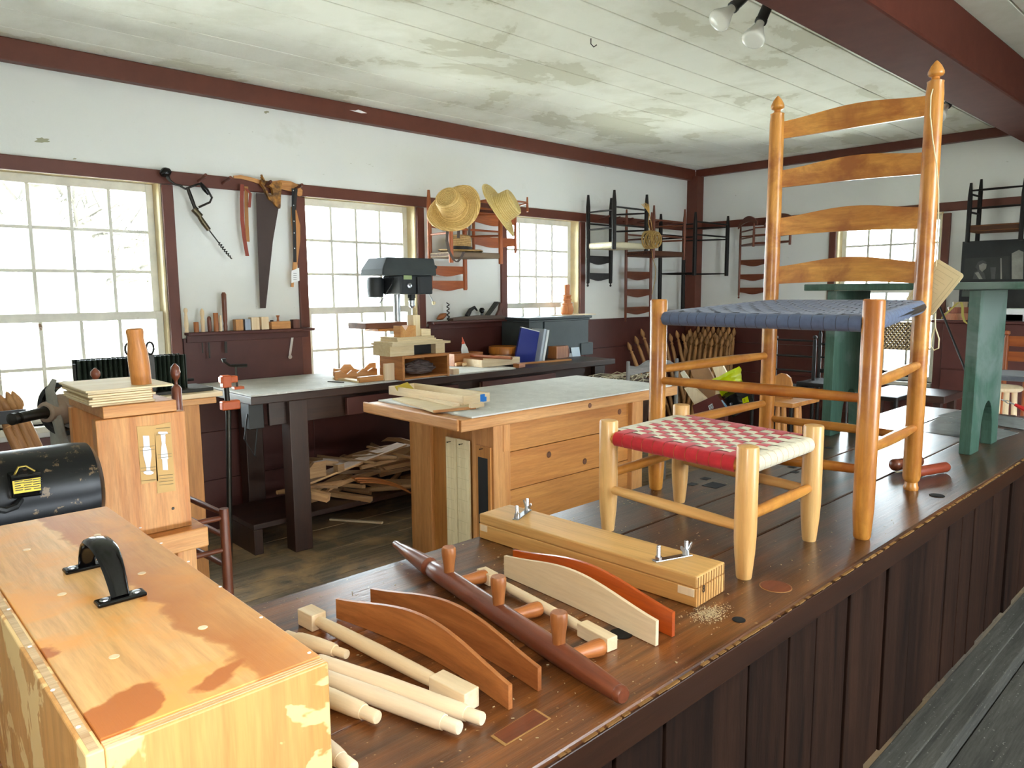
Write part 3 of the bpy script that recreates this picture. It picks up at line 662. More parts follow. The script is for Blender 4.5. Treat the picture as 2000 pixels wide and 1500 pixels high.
# loose bent back slats, standing on their long edges
def loose_slat(label, pl, pr, H0, arch, bow, mat, th=.006, H1=None):
    A = pz(*pl, ZF+.0008); B = pz(*pr, ZF+.0008); H1 = H1 or H0
    M = frame(A, x=B-A, z=(0, 0, 1)); L = (B-A).length; n = 20; G = []
    for k in range(n+1):
        t = k/n; b = bow*math.sin(PI*t); s = .45*math.sin(PI*t)+.55*(.5-.5*math.cos(2*PI*t))
        zt = H0*(1-t)+H1*t+arch*s
        G.append([(L*t, b, zt*q) for q in (0, .33, .66, 1)])
    o = obj('chair_slat', MB().grid(G), mat, None, M, smooth=True, solid=th, recalc=False)
    md = o.modifiers.new('b', 'BEVEL'); md.width = .001; md.segments = 1; md.limit_method = 'ANGLE'
    return tag(o, label, 'slat', 'loose chair slats on the foreground workbench')
loose_slat('unfinished cream chair slat standing on edge before the pine bending form', (987, 1124), (1283, 1261), .037, .022, .003, raw('X'))
M_ORS = wood('bright_orange_stain', 'a8430f', 'cc5f1a', 'X', .35, grain=20, spread=.02, coat=.3)
o = loose_slat('bright orange stained chair slat standing between the cream slat and the pine bending form', (1004, 1112), (1315, 1243), .037, .022, .006, M_ORS)
loose_slat('brown chair slat nearest to the dowels, standing on its edge', (660, 1206), (997, 1385), .031, .024, .018, cherry('X'))
loose_slat('brown chair slat standing between another brown slat and the dark peg rail', (727, 1185), (1054, 1349), .031, .024, .016, cherry('X'))
# turned dark post with pegs
A = pz(772, 1078, ZF); B = pz(1218, 1385, ZF); A.z += .0165; B.z += .0165; L = (B-A).length
A2 = A+(B-A)*0
pr = thing('peg_post', 'dark reddish turned post with six lighter pegs lying along the workbench', 'post', (A+B)/2)
rod('shaft', A, B, 0, walnut('Z'), pr, 18, prof=[(0, .006), (.006, .0075), (.03, .0075), (.033, .009), (.09, .0135), (.135, .016), (.145, .0165), (.150, .012), (.156, .0115), (.162, .0155), (.2, .0165), (L-.13, .0165), (L-.06, .0145), (L-.012, .0115), (L-.010, .0105), (L-.008, .0115), (L-.003, .0112), (L, .009)])
ax = (B-A).normalized()
def on_post(x, y):
    q = pz(x, y, A.z+.014); return A+ax*((q-A).dot(ax))
for (x, y) in ((866, 1120), (959, 1184), (1074, 1262)):
    q = on_post(x, y); rod('peg', q+V((0, 0, .008)), q+V((0, 0, .058)), 0, cherry('Z'), pr, 14, prof=[(0, .0085), (.018, .0095), (.036, .012), (.047, .0122), (.05, .0105)])
sd = V((ax.y, -ax.x, 0)); 
for (x, y) in ((893, 1130), (985, 1198), (1103, 1275)):
    q = on_post(x-12, y-8); s_ = sd if sd.x > 0 or True else -sd
    s_ = V((-ax.y, ax.x, 0)); s_ = s_ if s_.x > 0 else -s_
    e = q+s_*.066; e.z = ZF+.0125; q = q.copy(); q.z = A.z-.002
    rod('peg', q+s_*.012, e, 0, wood('cherry_warm', 'a8602c', 'c87c40', 'Z', .42, spread=.1), pr, 14, prof=[(0, .0085), (.02, .0095), (.040, .0118), (.051, .0118), (.054, .010)])
# pale turned spindles with squared ends
def spindle(label, pa, pb, r, sq0, sq1, group, mat=None, tip0=0, tip1=0, name='spindle'):
    A = pz(*pa, ZF); B = pz(*pb, ZF); h = max(sq0, sq1, r)
    A.z += h+.0005; B.z += h+.0005; L = (B-A).length; m = mat or raw('Z')
    o = thing(name, label, 'spindle', (A+B)/2, group); M = along(A, B)
    a0 = .035 if sq0 else 0; a1 = .06 if sq1 else 0
    prof = []
    if tip0: prof += [(0, tip0*.9), (.0015, tip0), (.022, tip0), (.0222, r*.86), (.028, r*.95)]
    else: prof += [(a0, r*.75), (a0+.01, r*.9)]
    prof += [(L*.25, r), (L*.5, r*1.08), (L*.75, r)]
    if tip1: prof += [(L-.028, r*.95), (L-.0222, r*.86), (L-.022, tip1), (L-.0015, tip1), (L, tip1*.9)]
    else: prof += [(L-a1-.01, r*.9), (L-a1, r*.75)]
    obj('shaft', MB().lathe(prof, 16), m, o, M, smooth=True)
    if sq0: obj('square_end', MB().box(-sq0, sq0, -sq0, sq0, 0, a0+.004), m, o, M, bev=.0012)
    if sq1: obj('square_end', MB().box(-sq1, sq1, -sq1, sq1, L-a1-.004, L), m, o, M, bev=.0012)
    return o
G1 = 'pale turned spindles on the foreground workbench'
spindle('pale spindle with a square block at both ends, lying behind the dowels', (596, 1215), (922, 1388), .0095, .0125, .0125, G1)
o = spindle('slim pale spindle lying under the pegs of the dark peg post', (940, 1130), (1196, 1272), .0075, .010, .010, G1)
spindle('pale dowel with tenon end, its far end tucked behind the box corner', (560, 1252), (678, 1292), .0095, 0, 0, G1, tip0=.0065, tip1=.0065, name='dowel')
spindle('longest pale dowel, reaching farthest from the box beside the inlaid patch', (600, 1298), (943, 1422), .0105, 0, 0, G1, wood('pale_birch', 'e8d2b0', 'f2e0c6', 'Z', .55, fine=.15), tip0=.0072, tip1=.0078, name='dowel')
spindle('pale dowel lying second in front of the longest dowel', (600, 1325), (898, 1440), .0105, 0, 0, G1, wood('pale_birch', 'e8d2b0', 'f2e0c6', 'Z', .55, fine=.15), tip0=.0072, tip1=.0078, name='dowel')
spindle('short yellowish dowel end poking out from behind the box', (560, 1342), (738, 1419), .0105, 0, 0, G1, tip0=.0072, tip1=.00785, name='dowel')
spindle('grey white dowel nearest the bench edge, mostly behind the box', (560, 1420), (690, 1520), .0100, 0, 0, G1, wood('pale_birch', 'e8d2b0', 'f2e0c6', 'Z', .55, fine=.15), tip0=.0072, tip1=.0078, name='dowel')
# a pair of corded mallet heads / rollers behind the chair
mr = thing('roller_pair', 'pair of brown wooden rollers tied with cord behind the chair leg', 'rollers', pz(1790, 925, ZF))
A = pz(1741, 921, ZF)+V((0, 0, .0175)); B = pz(1815, 908, ZF)+V((0, 0, .0175)); d = (B-A).normalized()
rod('roller', A, A+d*.12, 0, walnut('Z'), mr, 18, prof=[(0, .006), (.003, .012), (.010, .0165), (.018, .0165), (.019, .0155), (.02, .0165), (.115, .0165), (.12, .013)])
A = pz(1770, 936, ZF)+V((0, 0, .0155)); B = pz(1850, 922, ZF)+V((0, 0, .0155)); d = (B-A).normalized(); d = V((d.x, d.y, 0)).normalized()
rod('roller', A, B, 0, wood('red_roller', '6e2a16', '8c3c22', 'Z', .4), mr, 18, prof=[(0, .010), (.01, .0145), ((B-A).length-.012, .0145), ((B-A).length-.004, .012), ((B-A).length, .006)])
obj('cord', MB().tube([pz(1748, 921, ZF+.012), pz(1752, 922, ZF+.016), pz(1775, 920, ZF+.012)], .0012, 6), M_CREAMP, mr)
# tag hung from the chair by a long string
p = px(1822, 180, 1.95)
pts = [px(1822, 174, 1.935), px(1818, 188, 1.925), px(1817, 225, 1.92), px(1822, 275, 1.918), px(1829, 320, 1.918), px(1833, 370, 1.92), px(1833, 420, 1.93), px(1831, 470, 1.955), px(1828, 520, 2.0)]
cdn = thing('hanging_card', 'cream printed card hung by a long string from the ladderback chair post', 'card', pts[-1])
obj('string', MB().tube(pts, .0014, 6), M_CREAMP, cdn, smooth=True)
cc = [px(x, y, 2.02) for x, y in ((1831, 505), (1884, 537), (1822, 615), (1764, 590))]
cm = sum(cc, V())/4; X = (cc[1]-cc[0]).normalized(); Z = (cc[0]-cc[3]); Z = (Z-X*Z.dot(X)).normalized(); Mx = frame(cm, x=X, z=Z)
ww = (cc[1]-cc[0]).length/2*1.02; hh = ((cc[0]-cc[3]).length+(cc[1]-cc[2]).length)/4
def rrect(w_, h_, r, n=5):
    o = []
    for cx_, cz_, a0 in ((w_-r, h_-r, 0), (-w_+r, h_-r, PI/2), (-w_+r, -h_+r, PI), (w_-r, -h_+r, 1.5*PI)):
        for k in range(n+1): a = a0+PI/2*k/n; o.append((cx_+r*math.cos(a), cz_+r*math.sin(a)))
    return o
obj('card', MB().prism(rrect(ww, hh, .008), -.0008, .0008), M_CREAMP, cdn, Mx)
mb = MB()
for (w_, h_) in ((ww*.82, hh*.86), (ww*.6, hh*.66)):
    for s in (-1, 1): mb.box(-w_, w_, -.0012, .0012, s*h_-.0004, s*h_+.0004); mb.box(s*w_-.0004, s*w_+.0004, -.0012, .0012, -h_, h_)
for k in range(7): mb.box(-ww*.45, ww*(.1+.35*random.random()), -.0012, .0012, hh*(.45-.15*k), hh*(.45-.15*k)+.0006)
obj('print', mb, paint('faint_print', 'c4b88e', .8), cdn, Mx)

# ------------------------------------------------------------------ green bench at the far end of the workbench
GM = wood('worn_sage_green', '375648', '4c6b5c', 'Z', .55, grain=20, stretch=.12, spread=.02, blotch='66756f', blotch_scale=4, spec=.3)
gb = thing('green_bench', 'green painted plank bench with arched legs standing on the far end of the workbench', 'bench', (2.65, .85, ZF))
def gleg(x0, x1, y0, y1, z1):
    n = 14; cx_ = (x0+x1)/2+.01; aw = .07; ah = .15; P = [(x0, 0), (x0, z1), (x1, z1), (x1, 0)]
    P += [(cx_+aw*math.cos(PI*k/n/1.0)*1.0, ah*math.sin(PI*k/n)**.8) for k in range(n+1)]
    return obj('leg', MB().prism([(x, z) for x, z in P], y0, y1), GM, gb, Matrix.Translation((0, 0, ZF)), bev=.002)
gx0, gx1 = 2.50, 2.79
gleg(gx0, gx1, .632, .664, .495); gleg(gx0, gx1, 1.055, 1.087, .495)
obj('seat_board', MB().box(gx0-.02, gx1+.02, .40, 1.16, 1.396, 1.418), GM, gb, bev=.003)
obj('cleat', MB().box(gx0+.02, gx1-.02, .664, .69, 1.375, 1.395), GM, gb, bev=.002)
# glossy paper sheets lying on the bench end
M_GLOSS = paint('glossy_print_sheet', '8f9698', .12, var=.25, bump=.05)
SG = 'glossy sheets lying on the far end of the workbench'
def sheet(label, pix, dz):
    q = [pz(x, y, ZF) for x, y in pix]
    return tag(obj('paper_sheet', MB().add([(v.x, v.y, ZF+dz+h) for h in (0, .0006) for v in q], [(3, 2, 1, 0), (4, 5, 6, 7)]+[(i, (i+1) % 4, (i+1) % 4+4, i+4) for i in range(4)]), M_GLOSS), label, 'sheet', SG)
sheet('glossy grey sheet lying under the arch of the green bench leg', ((1795, 842), (1838, 812), (1990, 846), (1935, 864)), .0006)
sheet('glossy grey sheet lying farther away, behind the green bench leg', ((1832, 812), (1872, 803), (2040, 822), (1998, 840)), .0016)
# ================================================================== CENTRE PINE BENCH
CZ = .84
cb = thing('pine_workbench', 'honey pine workbench with grey top board and planked front in the middle of the room', 'workbench', (2.9, 2.86, 0))
CX0, CX1, CY0, CY1 = 2.035, 3.70, 2.475, 3.235
obj('top', MB().box(CX0, CX1, CY0, CY1, CZ-.055, CZ), fir('X'), cb, bev=.005)
obj('top_end', MB().box(CX0-.012, CX0-.0005, CY0+.012, CY1+.02, CZ-.05, CZ+.004), fir('Y'), cb, bev=.008)
g0 = pz(858, 812, CZ)
obj('grey_top_board', MB().box(2.1, CX1-.05, CY0+.004, CY1-.006, CZ+.0005, CZ+.008), M_GREY, cb, bev=.0012)
EX = 2.16; BY = 2.545
EX = py(964, 870, BY).x
LY = px(801, 900, EX).y
obj('leg', MB().box(EX, EX+.11, BY, BY+.16, 0, CZ-.056), fir('Z'), cb, bev=.004)
obj('leg', MB().box(EX, EX+.09, px(842, 950, EX).y, LY, 0, CZ-.056), fir('Z'), cb, bev=.004)
obj('end_panel', MB().box(EX+.02, EX+.04, BY+.161, px(842, 950, EX).y-.001, 0, CZ-.056), pine('Z'), cb, bev=.002)
PX1 = py(1235, 850, BY).x
obj('leg', MB().box(PX1, PX1+.1, BY, BY+.12, 0, CZ-.056), fir('Z'), cb, bev=.004)
obj('leg', MB().box(PX1, PX1+.1, LY-.12, LY, 0, CZ-.056), fir('Z'), cb, bev=.004)
zz = [CZ-.057, py(1008, 884, BY).z, py(1008, 959, BY).z, py(1008, 1035, BY).z, .2]
zz[3] = zz[2]-(zz[1]-zz[2]); zz[4] = zz[3]-(zz[1]-zz[2])
for i in range(4): obj('front_plank', MB().box(EX+.111, PX1-.001, BY+.03, BY+.05, zz[i+1]+.0015, zz[i]-.0015), pine('X'), cb, bev=.002)
obj('splice_block', MB().box(EX+.06, EX+.095, BY-.004, BY-.0005, CZ-.2, CZ-.06), fir('Z'), cb, bev=.001)
obj('knot', MB().lathe([(0, .014), (.002, .012)], 12), wood('knot', '4a2510', '7a4620', 'Z', .5), cb, frame((py(1152, 795, CY0).x, CY0-.0005, CZ-.03), z=(0, -1, 0), y=(0, 0, 1)))
for x, y in ((1072, 888), (1142, 901), (1210, 804)):
    v = py(x, y, BY+.03); obj('knot', MB().lathe([(0, .017), (.002, .013)], 12), wood('knot', '4a2510', '7a4620', 'Z', .5), cb, frame((v.x, BY+.0295, v.z), z=(0, -1, 0), y=(0, 0, 1)))
# measuring sticks and a framed strip nailed to the bench end
def hang_strip(name, label, cat, x0, x1, y0, y1, mat, d=.012, lines=True, group=None):
    a = px(x0, y0, EX-.002); b = px(x1, y0, EX-.002); z0 = px((x0+x1)/2, y1, EX).z
    o = thing(name, label, cat, (EX-.012, (a.y+b.y)/2, z0), group)
    obj('stick', MB().box(EX-d, EX-.001, b.y, a.y, max(z0, .02), a.z), mat, o, bev=.001)
    obj('nail', MB().lathe([(0, .002), (.02, .002), (.021, .004), (.023, .004)], 8), M_IRON, o, frame((EX-d, (a.y+b.y)/2, a.z-.02), z=(-1, 0, 0), y=(0, 0, 1)))
    if lines:
        mb = MB()
        for k in range(9): z = a.z-.03-k*.055-random.random()*.02; mb.box(EX-d-.0004, EX-d, b.y+.001+(a.y-b.y)*.3*random.random(), a.y-.001, z, z+.0007)
        obj('marking', mb, paint('pencil_line', 'a3956e', .8), o)
    return o
ms = wood('weathered_pale_stick', 'd2c096', 'e2d3ac', 'Z', .7, fine=.3)
hang_strip('story_stick', 'pale marked stick on the pine bench end, next to the bench leg', 'stick', 873, 893, 852, 1075, ms, group='marked sticks on the bench end')
hang_strip('story_stick', 'pale marked stick on the pine bench end, next to the framed black strip', 'stick', 895, 918, 856, 1066, ms, group='marked sticks on the bench end')
fr = thing('strop_board', 'narrow pine board with a black strop panel hanging on the bench end', 'board', (EX-.01, 2.6, .4))
a = px(932, 868, EX-.002); b = px(960, 868, EX-.002); zb_ = px(946, 1020, EX).z
obj('backing', MB().box(EX-.012, EX-.001, b.y, a.y, zb_-.1, a.z), pine('Z'), fr, bev=.001)
m_ = (a.y-b.y)*.17; zt_ = px(946, 893, EX).z
obj('leather', MB().box(EX-.0145, EX-.0121, b.y+m_, a.y-m_, zb_-.08, zt_), M_MBLACK, fr, bev=.0006)
obj('nail', MB().lathe([(0, .002), (.018, .002), (.02, .004)], 8), M_IRON, fr, frame((EX-.012, (a.y+b.y)/2, a.z-.012), z=(-1, 0, 0), y=(0, 0, 1)))
# board, tray and stock lying on the bench end
q0 = pz(725, 788, CZ+.009); q1 = pz(838, 818, CZ+.009)
zt = CZ+.009
bp = [pz(728, 785, zt), pz(846, 806, zt), pz(936, 797, zt), pz(818, 765, zt)]
A = bp[1]; xdir = (bp[2]-bp[1]); o = thing('plywood_board', 'thin pale plywood board lying under the open tray on the pine bench', 'board', A)
Mb = frame(A, x=xdir, z=(0, 0, 1)); Lx = xdir.length; Ly = (bp[0]-bp[1]).length
obj('panel', MB().box(0, Lx, 0, Ly, 0, .009), ply('X'), o, Mb, bev=.001)
obj('batten', MB().box(-.002, Lx*.9, -.014, -.0005, 0, .012), fir('X'), o, Mb, bev=.001)
zt += .0095
A = pz(906, 792, zt); B = pz(957, 784, zt); Cn = pz(800, 765, zt); X = V((1, .05, 0)).normalized()
tr = thing('wooden_tray', 'shallow pale wooden tray with blue tape on one corner', 'tray', A)
X = (B-A).normalized(); Mt = frame(A, x=X, z=(0, 0, 1)); tw = (B-A).length; tl = abs((Cn-A).dot(V((-X.y, X.x, 0))))*1.0; h = .045; th = .011
for nm, bb in (('side', (0, tw, 0, th)), ('side', (0, tw, tl-th, tl)), ('end', (0, th, th, tl-th)), ('end', (tw-th, tw, th, tl-th))): obj(nm, MB().box(*bb, 0, h), raw('X' if nm == 'side' else 'Y'), tr, Mt, bev=.001)
obj('bottom', MB().box(th, tw-th, th, tl-th, .001, .007), M_WHITE, tr, Mt)
obj('tape', MB().box(tw*.62, tw*.80, -.0008, -.0001, .006, h-.003), paint('blue_tape', '1f78d0', .6, var=.03), tr, Mt)
obj('tape', MB().box(tw*.70, tw*.86, -.0009, -.0001, .004, h*.6), paint('blue_tape', '1f78d0', .6, var=.03), tr, Mt)
A = pz(780, 770, zt); B = pz(886, 795, zt)
tag(blk('wood_strip', A, B, .035, .014, raw('X'), bev=.001), 'pale wooden strip lying beside the open tray on the pine bench', 'strip')
yv = pz(792, 771, CZ+.0186).y; q = [py(x, y, yv) for x, y in ((771, 757), (796, 748), (810, 763), (806, 771), (778, 768))]; zl = min(p.z for p in q); tag(obj('yellow_card', MB().prism([(p.x, p.z-zl+CZ+.0187) for p in q], yv, yv+.0015), paint('mustard_card', 'b39a2a', .7)), 'small mustard yellow card standing behind the open tray on the pine bench', 'card')
A = pz(912, 796, zt); B = pz(938, 793, zt)
tag(blk('wood_block', A+V((0, -.03, 0)), B+V((0, -.03, 0)), .02, .018, raw('X'), bev=.001), 'tiny pale wood block at the near corner of the open tray', 'block')

# ================================================================== BENCH UNDER THE WINDOWS
wbn2 = thing('window_bench', 'long dark workbench under the windows with a grey board on top', 'workbench', (3, 3.95, 0))
WX0, WX1, WY0, WY1 = 1.585, 4.52, 3.60, 4.315
obj('top', MB().box(WX0, WX1, WY0, WY1, ZB-.042, ZB), darkw('X'), wbn2, bev=.004)
obj('grey_top_board', MB().box(WX0+.005, 3.45, WY0+.004, WY1-.02, ZB+.0004, ZB+.010), M_GREY, wbn2, bev=.001)
ZT = ZB+.0108
obj('apron', MB().box(WX0+.12, WX1-.05, WY0+.06, WY0+.085, ZB-.17, ZB-.043), darkw('X'), wbn2, bev=.002)
for x in (1.80, 4.3):
    obj('leg', MB().box(x, x+.105, WY0+.02, WY0+.12, 0, ZB-.043), darkw('Z'), wbn2, bev=.004)
    obj('leg', MB().box(x, x+.105, WY1-.13, WY1-.03, 0, ZB-.043), darkw('Z'), wbn2, bev=.004)
for x0, x1 in ((2.14, 2.95), (3.15, 3.85)):
    d = obj('drawer', MB().box(x0, x1, WY0+.005, WY0+.03, ZB-.16, ZB-.06), M_WAIN, wbn2, bev=.003)
    obj('drawer_side', MB().box(x0+.02, x1-.02, WY0+.031, WY0+.058, ZB-.155, ZB-.07), raw('X'), d)
SZ = .17
obj('low_shelf', MB().box(1.62, WX1-.1, WY0+.13, WY1-.14, SZ-.03, SZ), darkw('X'), wbn2, bev=.003)
obj('shelf_bearer', MB().box(1.62, 1.67, WY0+.13, WY1-.2, 0, SZ-.031), darkw('Z'), wbn2, bev=.003)
# heap of offcuts on the low shelf
OG = 'wood offcuts heaped on the low shelf of the window bench'; OL = 'wood offcut in the heap on the low shelf under the window bench'
rnd = random.Random(12)
offs = []
for k in range(42):
    col = rnd.random(); x = 2.02+col*1.0; lay = k//9; z = SZ+.02+lay*.046+col*.05*(lay > 0)
    L = rnd.uniform(.18, .5); w_ = rnd.uniform(.02, .06); h = rnd.uniform(.012, .032)
    M = Matrix.Translation((x, rnd.uniform(3.8, 3.98), z)) @ Matrix.Rotation(rnd.choice((rnd.gauss(0, .3), rnd.gauss(-.9, .35))), 4, 'Z') @ Matrix.Rotation(rnd.gauss(0, .12), 4, 'Y') @ Matrix.Rotation(rnd.gauss(0, .35), 4, 'X')
    kd = rnd.random()
    if kd < .55: mb = MB().box(-L/2, L/2, -w_/2, w_/2, -h/2, h/2); sh = 'flat board' if w_ > .035 else 'thin strip'
    elif kd < .8: mb = MB().lathe([(-L/2, .012), (-L/4, .017), (L/4, .017), (L/2, .010)], 10, Matrix.Rotation(PI/2, 4, 'Y')); sh = 'round turned stick'
    else: mb = MB().prism([(-L/2, 0), (-L/2+.05, .035), (0, .045), (L/2-.05, .035), (L/2, 0), (L/2-.05, .01), (0, .018), (-L/2+.05, .01)], -.012, .012); sh = 'bowed offcut'
    zone = 'beside the bench leg' if col < .3 else 'midway along' if col < .65 else 'next to the pine bench'
    lay_ = ('lowest layer', 'lower layer', 'middle layer', 'upper layer', 'topmost layer')[min(lay, 4)]
    lb = '%s %s %s, %s of the offcut heap' % ('short' if L < .26 else 'medium' if L < .34 else 'longish' if L < .42 else 'long', sh.replace(' offcut', ''), zone, lay_)
    tag(obj('offcut', mb, scrapw('X'), None, M, bev=.001, smooth=kd >= .55 and kd < .8), lb, 'offcut', OG)
def scrap(label, p, L, w_, h, rz, ry=0, rx=0, m=None, cut=False):
    M = Matrix.Translation(p) @ Matrix.Rotation(rz, 4, 'Z') @ Matrix.Rotation(ry, 4, 'Y') @ Matrix.Rotation(rx, 4, 'X')
    mb = MB().prism([(-L/2, -h/2), (L/2, -h/2), (L/2, h/2), (-L*.1, h/2), (-L/2, 0)], -w_/2, w_/2) if cut else MB().box(-L/2, L/2, -w_/2, w_/2, -h/2, h/2)
    tag(obj('offcut', mb, m or scrapw('X'), None, M, bev=.0015), label, 'offcut', OG)
scrap('long pale board laid slanting across the top of the offcut heap', py(690, 905, 3.82), .75, .10, .012, .05, -.16)
scrap('yellowish offcut with a sloped corner at the end of the offcut heap', py(616, 917, 3.76), .12, .03, .09, 0, 0, 0, cut=True)
scrap('thick pale plank end lying highest on the offcut heap', py(765, 882, 3.86), .3, .09, .045, .1)
scrap('square block end pointing out low in the offcut heap beside the bench leg', py(616, 966, 3.68), .16, .045, .045, -.9, .2)
scrap('small cube offcut sitting on the slanting board of the heap', py(662, 913, 3.76), .05, .04, .045, .2, 0)
scrap('small tilted offcut lying behind the cube on the slanting board', py(645, 903, 3.82), .09, .05, .03, -.5, .2)
# bundle of curved slats in the heap
bs = [py(690, 945, 3.74), py(745, 940, 3.72), py(790, 965, 3.70)]
for k in range(3):
    G = []
    for i in range(13):
        t = i/12; p = bs[0]*(1-t)**2+bs[1]*2*t*(1-t)+bs[2]*t*t+V((0, 0, .022+.013*(1-k)))
        p = p+V((0.012*k, -.008*k, -.0))
        G.append([(p.x, p.y+q, p.z) for q in (-.02, .02)])
    tag(obj('bent_slat', MB().grid(G), cherry('X'), None, solid=.009, smooth=True, recalc=False), ('topmost', 'middle', 'lowest')[k]+' bent brown slat of the stack of three in the offcut heap', 'slat', 'bent slats in the offcut heap')
A = pz(643, 1017, 0); B = pz(746, 1024, 0)
tag(blk('floor_stick', A+V((0, 0, .001)), B+V((0, 0, .001)), .022, .012, raw('X')), 'pale wood stick dropped on the floor before the window bench', 'stick')
# ------------------------------------------------------------------ on the window bench
p = pz(787, 744, ZT); q = pz(884, 735, ZT); bw = q.x-p.x; bd = .24
hb = py(790, 696, p.y).z-ZT
wc = thing('wooden_case', 'open fronted wooden case holding a crumpled bag, under the plywood stack', 'case', (p.x+bw/2, p.y+bd/2, ZT))
t = .016; X0, Y0 = p.x, p.y
M_CASE = wood('case_wood', 'b06f36', 'd09050', 'X', .5, spread=.05)
obj('side', MB().box(X0, X0+t, Y0, Y0+bd, ZT, ZT+hb), wood('case_side', 'b06f36', 'd09050', 'Y', .5, spread=.05), wc, bev=.0015)
obj('side', MB().box(X0+bw-t, X0+bw, Y0, Y0+bd, ZT, ZT+hb), wood('case_side', 'b06f36', 'd09050', 'Y', .5, spread=.05), wc, bev=.0015)
obj('top', MB().box(X0+t+.0005, X0+bw-t-.0005, Y0, Y0+bd, ZT+hb-t, ZT+hb), M_CASE, wc, bev=.0015)
obj('bottom', MB().box(X0+t+.0005, X0+bw-t-.0005, Y0, Y0+bd, ZT+.006, ZT+t), M_CASE, wc, bev=.0015)
obj('back', MB().box(X0+t+.0005, X0+bw-t-.0005, Y0+bd-.008, Y0+bd, ZT+t, ZT+hb-t), M_CASE, wc)
rnd = random.Random(3); rows = []
for i in range(13):
    rows.append([])
    for j in range(19):
        a = 2*PI*(j % 18)/18; z = i/12; r_ = (math.sin(PI*min(1, z*1.02+.02))**.5)*(1+rnd.uniform(-.22, .22)) if 0 < i < 12 else .05
        rows[-1].append((.105*r_*math.cos(a), .06*r_*math.sin(a), .095*z))
    rows[-1][-1] = rows[-1][0]
M_BAG = paint('grey_plastic_bag', '6b5f5c', .18, var=.2)
tag(obj('plastic_bag', MB().grid(rows), M_BAG, None, Matrix.Translation((X0+bw*.5, Y0+.08, ZT+t+.001))), 'crumpled grey plastic bag inside the open wooden case', 'bag')
# plywood pieces stacked on the case
PG = 'plywood jig pieces stacked on the wooden case'; z = ZT+hb+.0008
def stackpiece(label, xa, xb, ya, yb, h, m, name='plywood_piece', dz=0):
    global z
    o = tag(abox(name, xa, xb, ya, yb, z+dz, z+dz+h, m, bev=.0008), label, 'plywood', PG); return o
u = bw/97.0   # metres per measured unit along the case front
h1 = .06
stackpiece('thick laminated block under the stack, at the case end towards the window', X0-.07, X0+.10, Y0+.02, Y0+.2, h1, ply('X'))
stackpiece('pale block under the stack at the case end away from the big window', X0+.26, X0+.33, Y0+.02, Y0+.2, h1, ply('X'))
tag(abox('dark_bin', X0+.105, X0+.255, Y0+.06, Y0+.2, z, z+h1-.003, M_MBLACK), 'dark grey box in the gap between two laminated blocks', 'box'); z += h1+.0006
stackpiece('widest plywood sheet lying in the middle of the stack on the case', X0-.07, X0+.36, Y0+.0, Y0+.22, .012, ply('X')); z += .0126
stackpiece('second wide plywood sheet lying on the widest sheet of the stack', X0-.065, X0+.30, Y0+.0, Y0+.2, .011, ply('X')); z += .0116
stackpiece('plywood sheet lying just below the notched block', X0-.03, X0+.25, Y0+.0, Y0+.18, .012, ply('X')); z += .0126
stackpiece('plywood sheet directly under the notched block and upright piece', X0-.03, X0+.24, Y0+.005, Y0+.18, .012, ply('X')); z += .0126
vb = thing('notched_block', 'orange tan block with a V notch cut in its top, on the plywood stack', 'block', (X0+.05, Y0+.05, z), PG)
hh = .066
obj('block', MB().prism([(0, 0), (.11, 0), (.11, hh), (.058, hh), (.036, hh-.028), (.014, hh), (0, hh)], 0, .07), wood('vblock', 'c4823e', 'dba564', 'Y', .5, spread=.05), vb, Matrix.Translation((X0-.005, Y0+.005, z)), bev=.0008)
obj('slot', MB().box(X0+.115-.009, X0+.1055, Y0+.02, Y0+.06, z+.025, z+.034), M_HOLE, vb)
stackpiece('upright pale board standing on the plywood stack', X0+.107, X0+.155, Y0+.03, Y0+.09, .125, ply('Z'))
stackpiece('low pale step block beside the upright board on the stack', X0+.156, X0+.225, Y0+.02, Y0+.1, .040, ply('X'))
# jig parts in front of the window (cradle pieces)
JG = 'jig pieces lying on the grey top of the window bench'
A = pz(735, 745, ZT); 
def jig(label, pa, pb, d, h, prof=None, m=None, dz=0):
    A = pz(*pa, ZT+dz); B = pz(*pb, ZT+dz); A.z += .0004; M = frame(A, x=B-A, z=(0, 0, 1)); L = (B-A).length
    P = [(x*L, zz*h) for x, zz in (prof or [(0, 0), (1, 0), (1, 1), (0, 1)])]
    tag(obj('jig_piece', MB().prism(P, 0, d), m or fir('X'), None, M, bev=.001), label, 'jig', JG)
saddle = [(0, 0), (1, 0), (1, 1), (.85, 1), (.72, .55), (.6, .45), (.48, .6), (.4, 1), (.25, 1), (.15, .6), (0, .7)]
jig('scalloped jig rail at the back of the jig pieces', (652, 735), (735, 730), .02, .07, saddle)
jig('second scalloped jig rail in front of the first', (655, 743), (737, 737), .02, .06, [(0, 0), (1, 0), (1, .9), (.9, 1), (.78, .7), (.66, 1), (.52, .55), (.4, .9), (.28, .5), (.14, .9), (0, .8)])
jig('low plain jig bar lying nearest the bench edge', (703, 748), (749, 743), .03, .032)
jig('thin flat jig strip lying low by the window end', (650, 741), (698, 748), .05, .012, m=ply('X'))
jig('upright pale rectangular block leaning by the open case', (752, 744), (771, 742), .016, .10, m=raw('Z'))
a_ = pz(640, 746, ZT); b_ = pz(672, 748, ZT); a_.z += .003; b_.z += .003
tag(rod('pencil', a_, b_, .0028, M_MBLACK, seg=8), 'dark pencil lying alone near the bench edge', 'pencil')
